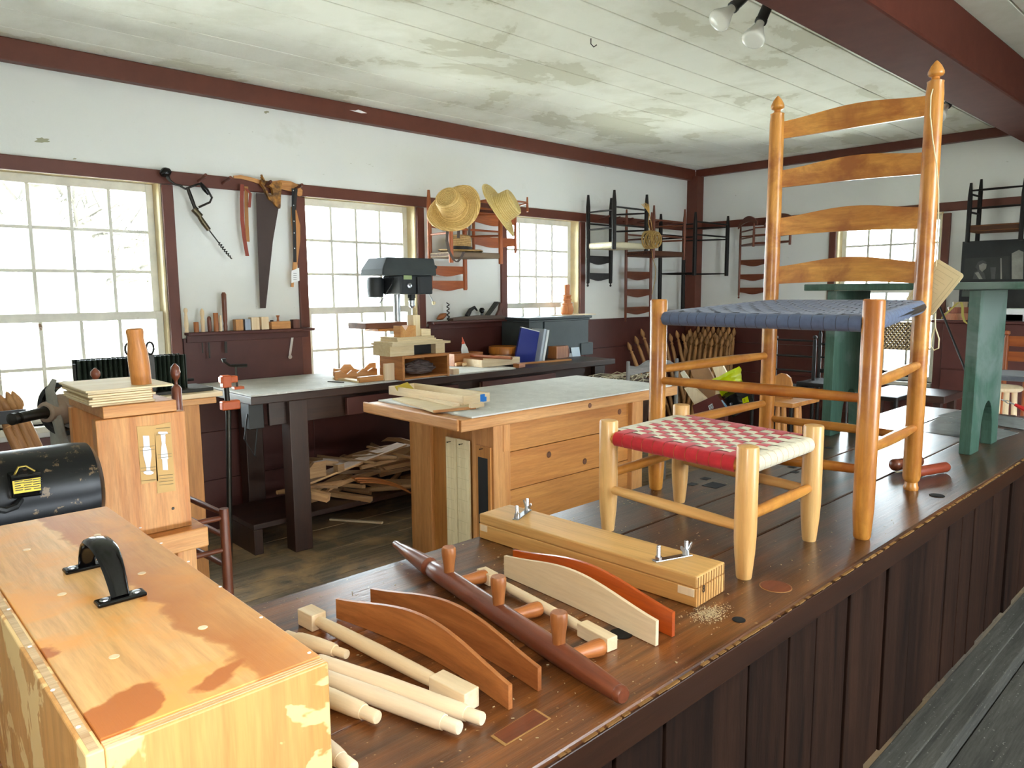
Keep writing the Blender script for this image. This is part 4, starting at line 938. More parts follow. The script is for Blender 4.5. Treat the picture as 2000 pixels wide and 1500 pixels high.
# drill press
DY = 3.98
def D(x, y, Y=DY): return py(x, y, Y)
MG = paint('drill_grey', '363b3b', .65, spec=.25); MGD = paint('drill_dark', '1e2224', .6)
bx0 = D(797, 640)
dp = thing('drill_press', 'dark grey bench drill press standing before the middle window', 'drill', (bx0.x, DY+.08, ZT))
cx_, cy_ = bx0.x, DY+.12; rt = .024
zt_ = D(800, 560, cy_).z
obj('column', MB().lathe([(0, rt), (zt_-ZT-.03, rt)], 18), metal('column_steel', 'b4b8ba', .3), dp, Matrix.Translation((cx_, cy_, ZT+.03)), smooth=True)
obj('base', MB().box(cx_-.1, cx_+.1, cy_-.16, cy_+.06, ZT, ZT+.03), MGD, dp, bev=.006)
h0 = D(790, 575).z; h1_ = D(790, 538).z; h2 = D(790, 504).z
xl, xr = D(737, 540).x, D(842, 535).x
hd = thing('head', M=Matrix.Translation((cx_, cy_, h0))); hd.parent = dp; hd.matrix_basis = WM[dp.name].inverted() @ WM[hd.name]
obj('belt_cover', MB().add([(xl, DY-.06, h1_), (xr, DY-.06, h1_), (xr, DY+.2, h1_), (xl, DY+.2, h1_), (xl+.004, DY-.058, h1_+(h2-h1_)*.35), (xr-.001, DY-.058, h1_+(h2-h1_)*.35), (xr-.001, DY+.198, h1_+(h2-h1_)*.35), (xl+.004, DY+.198, h1_+(h2-h1_)*.35),
    (xl+.045, DY-.045, h2), (xr-.010, DY-.045, h2), (xr-.012, DY+.17, h2), (xl+.045, DY+.17, h2)],
    [(3, 2, 1, 0), (0, 1, 5, 4), (1, 2, 6, 5), (2, 3, 7, 6), (3, 0, 4, 7), (4, 5, 9, 8), (5, 6, 10, 9), (6, 7, 11, 10), (7, 4, 8, 11), (8, 9, 10, 11)]), MG, hd, bev=.006)
obj('housing', MB().box(D(775, 560).x, D(838, 560).x, DY-.04, DY+.16, h0, h1_-.001), MGD, hd, bev=.008)
obj('motor', MB().lathe([(0, .03), (.004, .05), (.05, .056), (.11, .056), (.13, .05), (.134, .03)], 18), MGD, hd, Matrix.Translation((D(762, 560).x, DY+.17, h0-.02)), smooth=True)
obj('switch_plate', MB().box(D(781, 545).x, D(797, 545).x, DY-.0425, DY-.0401, D(785, 546).z, D(785, 537).z), paint('drill_label', '8a9a6a', .5), hd)
v = D(792, 558); obj('gauge', MB().lathe([(0, .017), (.008, .017), (.01, .014)], 18), M_STEEL, hd, frame((v.x, DY-.04, v.z), z=(0, -1, 0), y=(0, 0, 1)), smooth=True)
v = D(809, 575); obj('depth_stop', MB().box(v.x-.012, v.x+.012, DY-.058, DY-.041, h0+.004, h1_-.01), M_MBLACK, hd, bev=.002)
obj('quill', MB().lathe([(0, .026), (-.025, .026), (-.026, .02), (-.04, .02)], 16), MGD, hd, Matrix.Translation((v.x, DY+.03, h0)), smooth=True)
obj('chuck', MB().lathe([(-.041, .021), (-.05, .021), (-.052, .018), (-.058, .018), (-.06, .021), (-.075, .021), (-.085, .012), (-.09, .008)], 16), M_STEEL, hd, Matrix.Translation((v.x, DY+.03, h0)), smooth=True)
obj('drill_bit', MB().lathe([(-.091, .0035), (-.19, .0035), (-.195, .001)], 8), M_STEEL, hd, Matrix.Translation((v.x, DY+.03, h0)))
hub = D(836, 560); hv = V((hub.x+.0, DY+.03, hub.z))
for e in ((847, 592), (850, 522), (806, 548)):
    g = D(*e, DY-.02); arm = obj('feed_arm', MB().tube([hv, g], .0045, 8), M_STEEL, hd)
    obj('knob', MB().lathe([(-.012, .004), (-.008, .011), (0, .0135), (.009, .011), (.013, .003)], 12), M_CREAMP if e[1] > 590 else M_MBLACK, hd, Matrix.Translation(g), smooth=True)
t0, t1 = D(704, 633), D(770, 633)
obj('table', MB().box(t0.x, t1.x+.06, DY-.06, DY+.15, D(730, 648).z+.02, D(730, 630).z), wood('drill_table', '6b3b26', '8a5436', 'X', .5), dp, bev=.004)
obj('table_fence', MB().box(t0.x+.09, t1.x+.02, DY-.062, DY+.1, D(730, 648).z+.002, D(730, 648).z+.019), fir('X'), dp, bev=.002)
obj('table_clamp', MB().box(cx_-.04, cx_+.04, cy_-.05, cy_+.04, D(730, 648).z-.03, D(730, 648).z+.002), MGD, dp, bev=.006)
obj('cable', MB().tube([D(772, 534, DY+.1), D(765, 555, DY-.03), D(750, 580, DY-.0), D(742, 592, DY+.05)], .003, 6), M_MBLACK, dp, smooth=True)
# glue bottle, small box, bowl, etc
p = pz(912, 690, ZT); p.y = 4.08; p = V((py(912, 690, 4.08).x, 4.08, ZT))
gl = thing('glue_bottle', 'white glue bottle with orange tip standing tilted behind the low wooden box', 'bottle', p)
k = (py(905, 657, 4.08).z-ZT)/.22
Mg = Matrix.Translation(p) @ Matrix.Rotation(-.22, 4, 'Y') @ Matrix.Diagonal((1, .7, k, 1))
obj('body', MB().lathe([(0, .026), (.003, .03), (.07, .031), (.12, .027), (.16, .014), (.165, .011)], 18), paint('glue_white', 'dfe3e4', .35, var=.03), gl, Mg, smooth=True)
obj('tip', MB().lathe([(.165, .014), (.178, .013), (.18, .010), (.205, .005), (.22, .003)], 14), paint('orange_cap', 'e0522a', .4, var=.03), gl, Mg, smooth=True)
def openbox(name, label, cat, x0, x1, y0, y1, z0, h, m, t=.012, group=None):
    o = thing(name, label, cat, ((x0+x1)/2, (y0+y1)/2, z0), group)
    for nm, b in (('side', (x0, x1, y0, y0+t)), ('side', (x0, x1, y1-t, y1)), ('end', (x0, x0+t, y0+t, y1-t)), ('end', (x1-t, x1, y0+t, y1-t))): obj(nm, MB().box(*b, z0, z0+h), m, o, bev=.001)
    obj('bottom', MB().box(x0+t, x1-t, y0+t, y1-t, z0+.001, z0+.008), m, o); return o
a = pz(890, 711, ZT); b = pz(940, 704, ZT)
openbox('tool_box', 'low brown wooden box standing between the case and the round box', 'box', py(882, 700, 4.0).x, py(938, 700, 4.0).x, 3.97, 4.12, ZT, .085, cherry('X'))
p = py(984, 703, 4.1); p.z = ZT
ob = thing('oval_box', 'round bentwood box with orange lid on the window bench', 'box', p)
rr_ = (py(1008, 690, 4.1).x-py(961, 690, 4.1).x)/2*.9; hz = py(984, 676, 4.1).z-ZT
obj('body', MB().lathe([(0, rr_*.97), (hz*.62, rr_*.97)], 32), wood('bentwood', '8a4a1e', 'a8622c', 'Z', .35, spread=.03), ob, Matrix.Translation(p), smooth=True)
obj('lid', MB().lathe([(hz*.5, rr_*1.02), (hz*.96, rr_*1.02), (hz, rr_*.99)], 32), wood('bentwood_lid', 'b0641f', 'cf8432', 'Z', .3, spread=.03), ob, Matrix.Translation(p), smooth=True)
# blue drawing portfolio and white binders leaning on the slate cabinet
CBX0, CBX1 = py(1012, 640, 4.1).x, py(1147, 640, 4.02).x; cy0 = 4.0
ca = thing('slate_cabinet', 'blue grey painted cabinet with moulded top on the end of the window bench', 'cabinet', ((CBX0+CBX1)/2, 4.15, ZB))
M_SLATE = paint('slate_paint', '3f484b', .5, wear='555e60', wear_amt=.72)
zt2 = py(1100, 618, cy0).z
obj('body', MB().box(CBX0+.02, CBX1-.02, cy0, 4.31, ZB+.001, zt2-.02), M_SLATE, ca, bev=.003)
obj('front_board', MB().box(py(1062, 650, cy0).x, CBX1-.018, cy0-.008, cy0-.0003, ZB+.03, zt2-.024), M_SLATE, ca, bev=.002)
obj('top', MB().box(CBX0-.005, CBX1+.012, cy0-.025, 4.315, zt2-.0195, zt2), M_SLATE, ca, bev=.006)
obj('moulding', MB().box(CBX0+.008, CBX1-.006, cy0-.014, 4.313, zt2-.035, zt2-.020), M_SLATE, ca, bev=.004)
obj('base_mould', MB().box(CBX1-.12, CBX1+.03, cy0-.02, 4.3, ZB+.001, ZB+.10), M_SLATE, ca, bev=.004)
def leaning(label, xa, w_, h, d, m, y, lean, name, rz=0, spine=None):
    M = Matrix.Translation((xa, y, ZB+.0015)) @ Matrix.Rotation(rz, 4, 'Z') @ Matrix.Rotation(lean, 4, 'Y')
    o = thing(name, label, 'binder', M=M)
    obj('cover', MB().box(0, w_, 0, d, .0, h), m, o, M, bev=.002)
    if spine: obj('edge', MB().box(.0, w_, -.0005, d+.0005, h+.0004, h+.006), spine, o, M)
    return o
zb2 = py(1005, 640, 3.93).z-ZB
wx = py(1005, 705, 3.93).x
leaning('deep blue portfolio leaning against the slate cabinet', wx, (py(1042, 705, 3.93).x-wx)*1.0, zb2*1.02, .02, paint('deep_blue_cover', '1c2c86', .5, var=.05), 3.93, .24, 'portfolio', -.2, M_WHITE)
for k, (l, dx) in enumerate((('pale binder standing next to the blue portfolio', .0), ('white binder standing between the pale binder and the slate cabinet', .045))):
    leaning(l, py(1040, 705, 3.9).x+dx*.8+.01, .02, zb2*(.96-.03*k), .16, paint(('binder_grey', 'binder_white')[k], ('b9c4d2', 'dfe4e8')[k], .5, var=.03), 3.84, .2, 'binder', -.15)
# turned piece and lath on the cabinet
p = V((py(1107, 605, 4.2).x, 4.2, zt2+.0055))
hp = py(1107, 557, 4.2).z-zt2
tag(obj('lath', MB().box(p.x-.16, p.x+.26, 4.1, 4.24, zt2+.0005, zt2+.005), raw('X')), 'thin pale lath lying on top of the slate cabinet', 'lath')
tag(obj('turned_vase', MB().lathe([(0, .042), (.006, .05), (.03, .058), (.06, .055), (.08, .046), (.085, .05), (.092, .05), (.096, .038), (.115, .034), (.12, .041), (.128, .041), (.132, .030), (.15, .034), (.155, .04), (.162, .038), (.166, .024), (hp-.004, .026), (hp, .02)], 24), wood('turned_orange', 'b86c3c', 'd28c5a', 'Z', .4), None, Matrix.Translation(p), smooth=True), 'turned reddish wooden finial piece standing on the slate cabinet by the window', 'turning')
# right hand end of the bench: blocks, stick, paper
def bblk(name, label, cat, pa, pb, d, h, m, zz=ZT): 
    A = pz(*pa, zz+.0006); B = pz(*pb, zz+.0006); return tag(blk(name, A, B, d, h, m), label, cat)
bblk('wood_block', 'square tan block standing before the slate cabinet', 'block', (1087, 701), (1110, 698), .09, .095, cherry('Z'), ZB)
bblk('measuring_stick', 'long pale stick lying along the dark end of the window bench', 'stick', (1023, 712), (1117, 704), .03, .012, fir('X'), ZB)
a = pz(1118, 697, ZB); 
o = thing('paper_stand', 'folded white paper propped against the slate cabinet', 'paper', a); M = frame(a+V((0, 0, .001)), x=(1, -.1, 0), z=(0, .25, 1))
obj('sheet', MB().box(0, .09, 0, .002, 0, .075), paint('bluish_paper', 'cfe0ee', .6, var=.03), o, M)
obj('sheet', MB().box(-.05, .03, .01, .012, 0, .03), M_WHITE, o, M)
v = pz(1082, 700, ZB); tag(rod('dark_turning', v+V((0, .02, .001)), v+V((0, .03, .07)), [.012, .016, .010, .013], walnut('Z')), 'small dark turned handle standing beside the tan block', 'handle')
v = pz(1113, 698, ZB); tag(rod('dark_turning', v+V((.01, .03, .001)), v+V((.012, .035, .085)), [.010, .014, .014, .008], walnut('Z')), 'dark turned handle standing between the tan block and the paper', 'handle')
# tray with dowels
a = pz(932, 717, ZT); b = pz(1010, 720, ZT)
openbox('stock_tray', 'open pale tray of turned sticks on the window bench', 'tray', a.x, a.x+.36, a.y-.05, a.y+.17, ZT, .05, raw('X'), .014)
SG2 = 'turned sticks around the open tray on the window bench'
for k, (pa, pb, r_, m, l) in enumerate((((912, 712), (1000, 718), .011, wood('reddish_dowel', 'b05a30', 'c97a4c', 'Z', .5), 'reddish dowel lying across the open tray'),
     ((905, 716), (935, 708), .012, raw('Z'), 'pale turned stick resting at the tray end nearest the case'), ((890, 716), (925, 713), .014, fir('Z'), 'tan turned stick lying between the case and the tray'))):
    A = pz(*pa, ZT); B = pz(*pb, ZT); zz = .0645 if k == 0 else r_+.001
    A.z = B.z = ZT+zz; tag(rod('turned_stick', A, B, r_, m), l, 'stick', SG2)
bblk('wood_block', 'small pale block lying beside the case on the grey top', 'block', (886, 732), (897, 731), .05, .035, raw('X'))
bblk('wood_block', 'reddish block at the end of the open stock tray', 'block', (1014, 719), (1026, 717), .05, .03, cherry('X'), ZB)

# ------------------------------------------------------------------ tool shelves on the wainscot
def shelf(name, label, x0, x1, z, d, m):
    o = thing(name, label, 'shelf', ((x0+x1)/2, W-.02, z)); 
    obj('board', MB().box(x0, x1, W-.021-d, W-.0205, z-.018, z), m, o, bev=.004)
    obj('cleat', MB().box(x0+.01, x1-.01, W-.034, W-.0205, z-.06, z-.0185), m, o, bev=.002); return o
S1 = 1.185
shelf('tool_rack', 'narrow dark red shelf with small turned tools between the first two windows', 1.53, 2.305, S1, .085, M_WAIN)
TG = 'small tools standing on the dark red wall shelf'
def st(x, y=None): v = py(x, 650, 4.27); return V((v.x, 4.27, S1+.0006))
def hz_(x, ytop): return py(x, ytop, 4.27).z-S1
def turn(x, ytop, prof, m, label, name='turned_tool'):
    h = hz_(x, ytop); tag(obj(name, MB().lathe([(t*h, r) for t, r in prof], 14), m, None, Matrix.Translation(st(x)), smooth=True), label, 'tool', TG)
turn(365, 602, [(0, .011), (.06, .012), (.1, .009), (.3, .012), (.6, .010), (.8, .007), (.86, .011), (.95, .011), (1, .006)], raw('Z'), 'pale slim turned handle at the shelf end by the big window')
turn(384, 629, [(0, .014), (.96, .014), (1, .012)], cherry('Z'), 'short brown cylinder beside the pale slim handle')
turn(397, 603, [(0, .011), (.3, .010), (.45, .013), (.6, .008), (.75, .012), (.9, .011), (1, .004)], raw('Z'), 'pale turned spindle with a rounded knob on the wall shelf')
turn(410, 618, [(0, .009), (.15, .011), (.6, .012), (.9, .011), (1, .006)], walnut('Z'), 'dark bulbous tool handle on the wall shelf')
turn(423, 611, [(0, .014), (.98, .014), (1, .013)], cherry('Z'), 'taller brown cylinder beside the dark handle')
turn(441, 571, [(0, .010), (.12, .012), (.2, .010), (.3, .013), (.7, .014), (.95, .014), (1, .008)], walnut('Z'), 'tall dark chisel handle, tallest tool on the wall shelf')
turn(432, 616, [(0, .008), (1, .007)], raw('Z'), 'thin pale stick behind the tall chisel handle')
def sb(x, ytop, w_, m, label, d=.045):
    p = st(x); h = hz_(x, ytop); tag(abox('small_block', p.x-w_/2, p.x+w_/2, p.y-d/2, p.y+d/2, p.z, p.z+h, m), label, 'block', 'small blocks on the dark red wall shelf')
sb(466, 624, .045, fir('Z'), 'tan rounded block next to the tall chisel handle'); sb(482, 623, .034, metal('tin', 'a9b2bd', .35), 'shiny tin block between the tan and pale blocks')
sb(497, 620, .05, raw('Z'), 'pale block next to the shiny tin block'); sb(516, 619, .046, raw('Z'), 'pale block with a dark dot, second from the shiny tin'); 
p = st(547); h = hz_(547, 627)
mg = thing('marking_gauge', 'tan wooden gauge with a turned knob on the wall shelf', 'gauge', p)
obj('stock', MB().box(p.x-.062, p.x+.062, p.y-.022, p.y+.022, p.z, p.z+h*.95), fir('X'), mg, Matrix(), bev=.002)
obj('knob', MB().lathe([(h*.96, .008), (h*1.4, .006), (h*1.62, .010), (h*1.68, .013), (h*1.74, .008)], 12), cherry('Z'), mg, Matrix.Translation(p+V((-.01, 0, 0))), smooth=True)
obj('screw', MB().lathe([(h*.96, .010), (h*1.12, .010), (h*1.16, .006)], 10), M_IRON, mg, Matrix.Translation(p+V((-.05, 0, 0))))
sb(577, 624, .045, wood('purpleheart_chunk', '4a2a22', '7a4a3c', 'Z', .5), 'dark broken chunk at the end of the wall shelf')
for (x, y1, r_, l) in ((398, 690, .003, 'thin chisel blade hanging below the shelf under the pale spindle'), (411, 700, .004, 'chisel blade hanging below the shelf under the dark handle'), (444, 690, .007, 'wide chisel blade hanging below the tall handle')):
    p = py(x, 662, 4.25); q = py(x+1, y1, 4.25); tag(obj('chisel_blade', MB().box(p.x-r_, p.x+r_, 4.275, 4.279, q.z, S1-.0615), M_IRON), l, 'chisel', 'chisel blades below the wall shelf')
a = py(572, 653, 4.315); b = py(566, 697, 4.315)
o = thing('steel_wrench', 'bright flat steel bar hanging on the dark red wainscot', 'wrench', (b+a)/2); M = along(a, b, (0, -1, 0))
L = (a-b).length; obj('bar', MB().box(-.008, .008, -.004, .001, 0, L), M_STEEL, o, M, bev=.002); obj('eye', MB().lathe([(0, .013), (.005, .013)], 16), M_STEEL, o, frame(b+V((0, -.001, 0)), z=(0, -1, 0), y=(0, 0, 1)))
S2 = 1.19
shelf('plane_shelf', 'narrow dark red shelf carrying a hand plane between the drill press and the third window', 3.245, 4.04, S2, .085, M_WAIN)
# bench plane
a = py(880, 626, 4.27); b = py(983, 626, 4.27); x0, x1 = a.x, b.x; yb = 4.27
pl = thing('hand_plane', 'old iron bodied hand plane with dark tote on the wall shelf', 'plane', ((x0+x1)/2, yb, S2+.0006)); z = S2+.0006; Lp = x1-x0
obj('body', MB().prism([(0, 0), (Lp, 0), (Lp, .022), (Lp*.8, .03), (Lp*.5, .034), (Lp*.2, .028), (0, .018)], -.03, .03), wood('plane_body', '4a382c', '6e5642', 'X', .5), pl, Matrix.Translation((x0, yb, z)), bev=.003)
obj('front_knob', MB().lathe([(.028, .012), (.05, .010), (.062, .021), (.078, .021), (.09, .012)], 16), M_BLACK, pl, Matrix.Translation((x0+Lp*.58, yb, z)), smooth=True)
obj('iron', MB().prism([(Lp*.66, .03), (Lp*.70, .03), (Lp*.90, .13), (Lp*.86, .135)], -.022, .022), M_IRON, pl, Matrix.Translation((x0, yb, z)), bev=.001)
obj('tote', MB().prism([(Lp*.84, .022), (Lp*.97, .02), (Lp*.955, .06), (Lp*.99, .115), (Lp*.93, .13), (Lp*.90, .07)], -.012, .012), walnut('Z'), pl, Matrix.Translation((x0, yb, z)), bev=.004)
obj('horn', MB().tube([(x0+Lp*.30, yb, z+.03), (x0+Lp*.36, yb, z+.075), (x0+Lp*.44, yb, z+.095), (x0+Lp*.49, yb, z+.07)], [.02, .016, .012, .006], 8), M_MBLACK, pl, smooth=True)
p = py(861, 622, 4.27); p.z = S2+.0006
au = thing('auger_handle', 'small auger with a pear shaped wooden handle on the wall shelf', 'auger', p)
rod('handle', p+V((-.035, 0, .018)), p+V((.05, .0, .05)), [.006, .018, .024, .018, .010], cherry('Z'), au)
pts = [(p.x+.045+.009*math.cos(k*1.1), p.y-.03+.009*math.sin(k*1.1), p.z+.004+k*.0052) for k in range(26)]
obj('screw', MB().tube(pts, .0042, 6), M_IRON, au, smooth=True)

# ------------------------------------------------------------------ tools hung from the peg rail
def peg(x, y, Y=W-.022, L=.07, m=None, name='peg', label=None):
    v = py(x, y, Y); return v
RY = W-.0225
pegs = thing('peg_row', 'dark red wooden pegs set in the rail above the windows', 'pegs', (3, W-.03, 2.04))
for x in (1.66, 1.80, 2.04, 2.24, 3.42, 3.62, 3.86, 5.18, 5.33, 5.52, 5.73, 5.93, 6.15):
    rod('peg', (x, W-.0222, 2.035), (x, W-.135, 2.055), [.009, .008, .007, .011, .009], M_RED, pegs, 10)
# brace and bit
BYY = 4.27
br = thing('brace_and_bit', 'black iron bit brace with auger bit hung from the peg rail', 'brace', py(400, 420, BYY))
def B_(x, y, Y=BYY): return py(x, y, Y)
a = B_(312, 342); b = B_(332, 336); d = (B_(322, 341)-B_(335, 352))
rod('head_knob', B_(314, 341), B_(332, 333), [.012, .022, .028, .024, .014], M_BLACK, br)
obj('neck', MB().tube([B_(326, 342), B_(331, 352), B_(342, 360), B_(356, 363)], [.014, .008, .006, .006], 8), M_IRON, br, smooth=True)
obj('crank', MB().tube([B_(352, 363), B_(362, 369), B_(380, 362), B_(392, 358, BYY-.03), B_(405, 370, BYY-.04), B_(414, 386, BYY-.03), B_(410, 395, BYY-.02), B_(388, 405)], .006, 8), M_IRON, br, smooth=True)
rod('crank_handle', B_(391, 357, BYY-.03), B_(408, 380, BYY-.04), [.008, .012, .014, .012, .008], M_BLACK, br)
obj('arm', MB().tube([B_(366, 366), B_(373, 385), B_(380, 404), B_(385, 410)], [.010, .011, .010, .012], 8), M_IRON, br, smooth=True)
obj('ratchet', MB().tube([B_(378, 408), B_(392, 423)], [.017, .017], 10), metal('brass_iron', '5c5340', .4), br, smooth=False)
obj('chuck', MB().tube([B_(390, 424), B_(398, 436), B_(408, 449)], [.013, .015, .013], 12), metal('brass_iron', '5c5340', .4), br, smooth=False)
obj('shank', MB().tube([B_(408, 449), B_(428, 475)], .0038, 8), M_IRON, br)
A = B_(428, 475); C_ = B_(453, 506); ax = (C_-A); s1 = ax.normalized().cross(V((0, 1, 0))); s2 = V((0, 1, 0))
obj('auger', MB().tube([A+ax*(k/60)+(s1*math.cos(k*.75)+s2*math.sin(k*.75))*.0065*(1-(k/60)**6) for k in range(61)], .0032, 6), M_IRON, br, smooth=True)
# leather strap
def rib(pts, w_, Y): 
    P = [B_(x, y, Y+dy) for x, y, dy in pts]; return [[(p.x-w_/2, p.y, p.z), (p.x+w_/2, p.y, p.z)] for p in P]
M_LEA = paint('red_leather', '8a3a28', .6, var=.15)
ls = thing('leather_strap', 'red brown leather strap hanging from a peg beside the saw', 'strap', B_(480, 420))
obj('strap', MB().grid(rib([(473, 360, 0), (472, 390, .005), (473, 430, .01), (477, 465, .01), (483, 500, .01)], .022, 4.27)), M_LEA, ls, solid=.003, recalc=False)
obj('strap', MB().grid(rib([(481, 364, 0), (481, 400, .01), (482, 440, .012), (484, 472, .012)], .022, 4.28)), paint('tan_leather', 'a5713c', .6), ls, solid=.003, recalc=False)
obj('lace', MB().grid(rib([(480, 368, 0), (489, 378, -.005), (487, 405, 0)], .016, 4.265)), M_LEA, ls, solid=.003, recalc=False)
# hand saw
sw = thing('hand_saw', 'old rusty hand saw with a worn wooden handle hanging point down', 'saw', B_(518, 480))
Y = 4.285; P = [B_(500, 377, Y), B_(503, 470, Y), B_(508, 602, Y), B_(519, 602, Y), B_(533, 470, Y), B_(545, 400, Y), B_(520, 378, Y)]
obj('blade', MB().prism([(p.x, p.z) for p in P], Y-.001, Y+.001), paint('rusty_steel', '3a2822', .5, wear='a06a34', wear_amt=.75, wear_scale=30), sw)
P = [(510, 341), (513, 356), (522, 354), (536, 357), (545, 353), (549, 358), (547, 378), (546, 408), (538, 404), (533, 396), (524, 390), (519, 380), (515, 368), (508, 360)]
hole = [(514, 362), (520, 361), (530, 368), (532, 381), (523, 379)]
Q = [B_(x, y, 4.28) for x, y in P]
me = MB(); 
# handle as a ring: outer outline bridged to the grip hole
def ringprism(out, inn, y0, y1):
    n = 40
    def res(poly):
        pts = poly+[poly[0]]; ds = [0]
        for i in range(len(poly)): ds.append(ds[-1]+math.dist(pts[i], pts[i+1]))
        r_ = []
        for k in range(n):
            t = ds[-1]*k/n; i = max(j for j in range(len(ds)) if ds[j] <= t); i = min(i, len(poly)-1); f = (t-ds[i])/(ds[i+1]-ds[i]+1e-9)
            r_.append((pts[i][0]*(1-f)+pts[i+1][0]*f, pts[i][1]*(1-f)+pts[i+1][1]*f))
        return r_
    ci = (sum(p[0] for p in inn)/len(inn), sum(p[1] for p in inn)/len(inn))
    ang = lambda p: math.atan2(p[1]-ci[1], p[0]-ci[0])
    O = sorted(res(out), key=ang); I = sorted(res(inn), key=ang); mb = MB(); vs = []
    for y in (y0, y1): vs += [(p[0], y, p[1]) for p in O]+[(p[0], y, p[1]) for p in I]
    fs = []
    for k in range(n):
        j = (k+1) % n
        fs += [(k, j, n+j, n+k), (2*n+k, 3*n+k, 3*n+j, 2*n+j), (k, 2*n+k, 2*n+j, j), (n+k, n+j, 3*n+j, 3*n+k)]
    return mb.add(vs, fs)
obj('handle', ringprism([(q.x, q.z) for q in Q], [(B_(x, y, 4.28).x, B_(x, y, 4.28).z) for x, y in hole], 4.266, 4.292), wood('saw_handle', '9a6420', 'c08a3c', 'X', .45, blotch='5a3a18', blotch_scale=18), sw, bev=.003)
# curved board hung behind the saw
P = [(456, 343), (470, 342), (490, 346), (510, 352), (530, 354), (548, 352), (568, 354), (583, 361), (591, 372), (590, 382), (584, 384), (570, 374), (552, 370), (535, 370), (515, 362), (490, 354), (470, 349), (457, 348)]
Q = [B_(x, y, 4.3) for x, y in P]
tag(obj('curved_pattern', MB().prism([(q.x, q.z) for q in Q], 4.298, 4.308), fir('X'), bev=.0015), 'pale curved wooden pattern hanging behind the saw handle', 'pattern')
P = [(569, 404), (573, 402), (579, 412), (582, 425), (586, 440), (586, 470), (583, 495), (580, 520), (574, 545), (573, 561), (568, 560), (571, 530), (573, 500), (572, 460), (569, 430)]
Q = [B_(x, y, 4.3) for x, y in P]
o = thing('long_pattern', 'long tan wooden pattern hanging beside the window with a black strap', 'pattern', Q[5])
obj('board', MB().prism([(q.x, q.z) for q in Q], 4.296, 4.306), fir('Z'), o, bev=.001)
o = thing('studded_strap', 'black studded strap hanging from a peg with a white tag', 'strap', B_(575, 450, 4.28))
obj('strap', MB().grid(rib([(573, 368, 0), (573, 400, 0), (575, 450, 0), (576, 512, 0)], .022, 4.28)), M_MBLACK, o, solid=.003, recalc=False)
obj('strap', MB().grid(rib([(579, 366, 0), (577, 385, 0), (575, 410, .004)], .018, 4.275)), M_MBLACK, o, solid=.003, recalc=False)
for y in (372, 401, 432, 455, 485): v = B_(573+(y-370)/50, y, 4.277); obj('stud', MB().lathe([(0, .004), (.002, .002)], 8), M_WHITE, o, frame(v, z=(0, -1, 0), y=(0, 0, 1)))
Q = [B_(x, y, 4.274) for x, y in ((569, 529), (584, 523), (585, 548), (569, 553))]
obj('tag', MB().prism([(q.x, q.z) for q in Q], 4.273, 4.275), M_WHITE, o)
mb = MB()
for k in range(4): v = B_(573, 534+k*4, 4.2725); mb.box(v.x, v.x+.022, 4.2722, 4.2732, v.z, v.z+.002)
obj('print', mb, M_MBLACK, o)
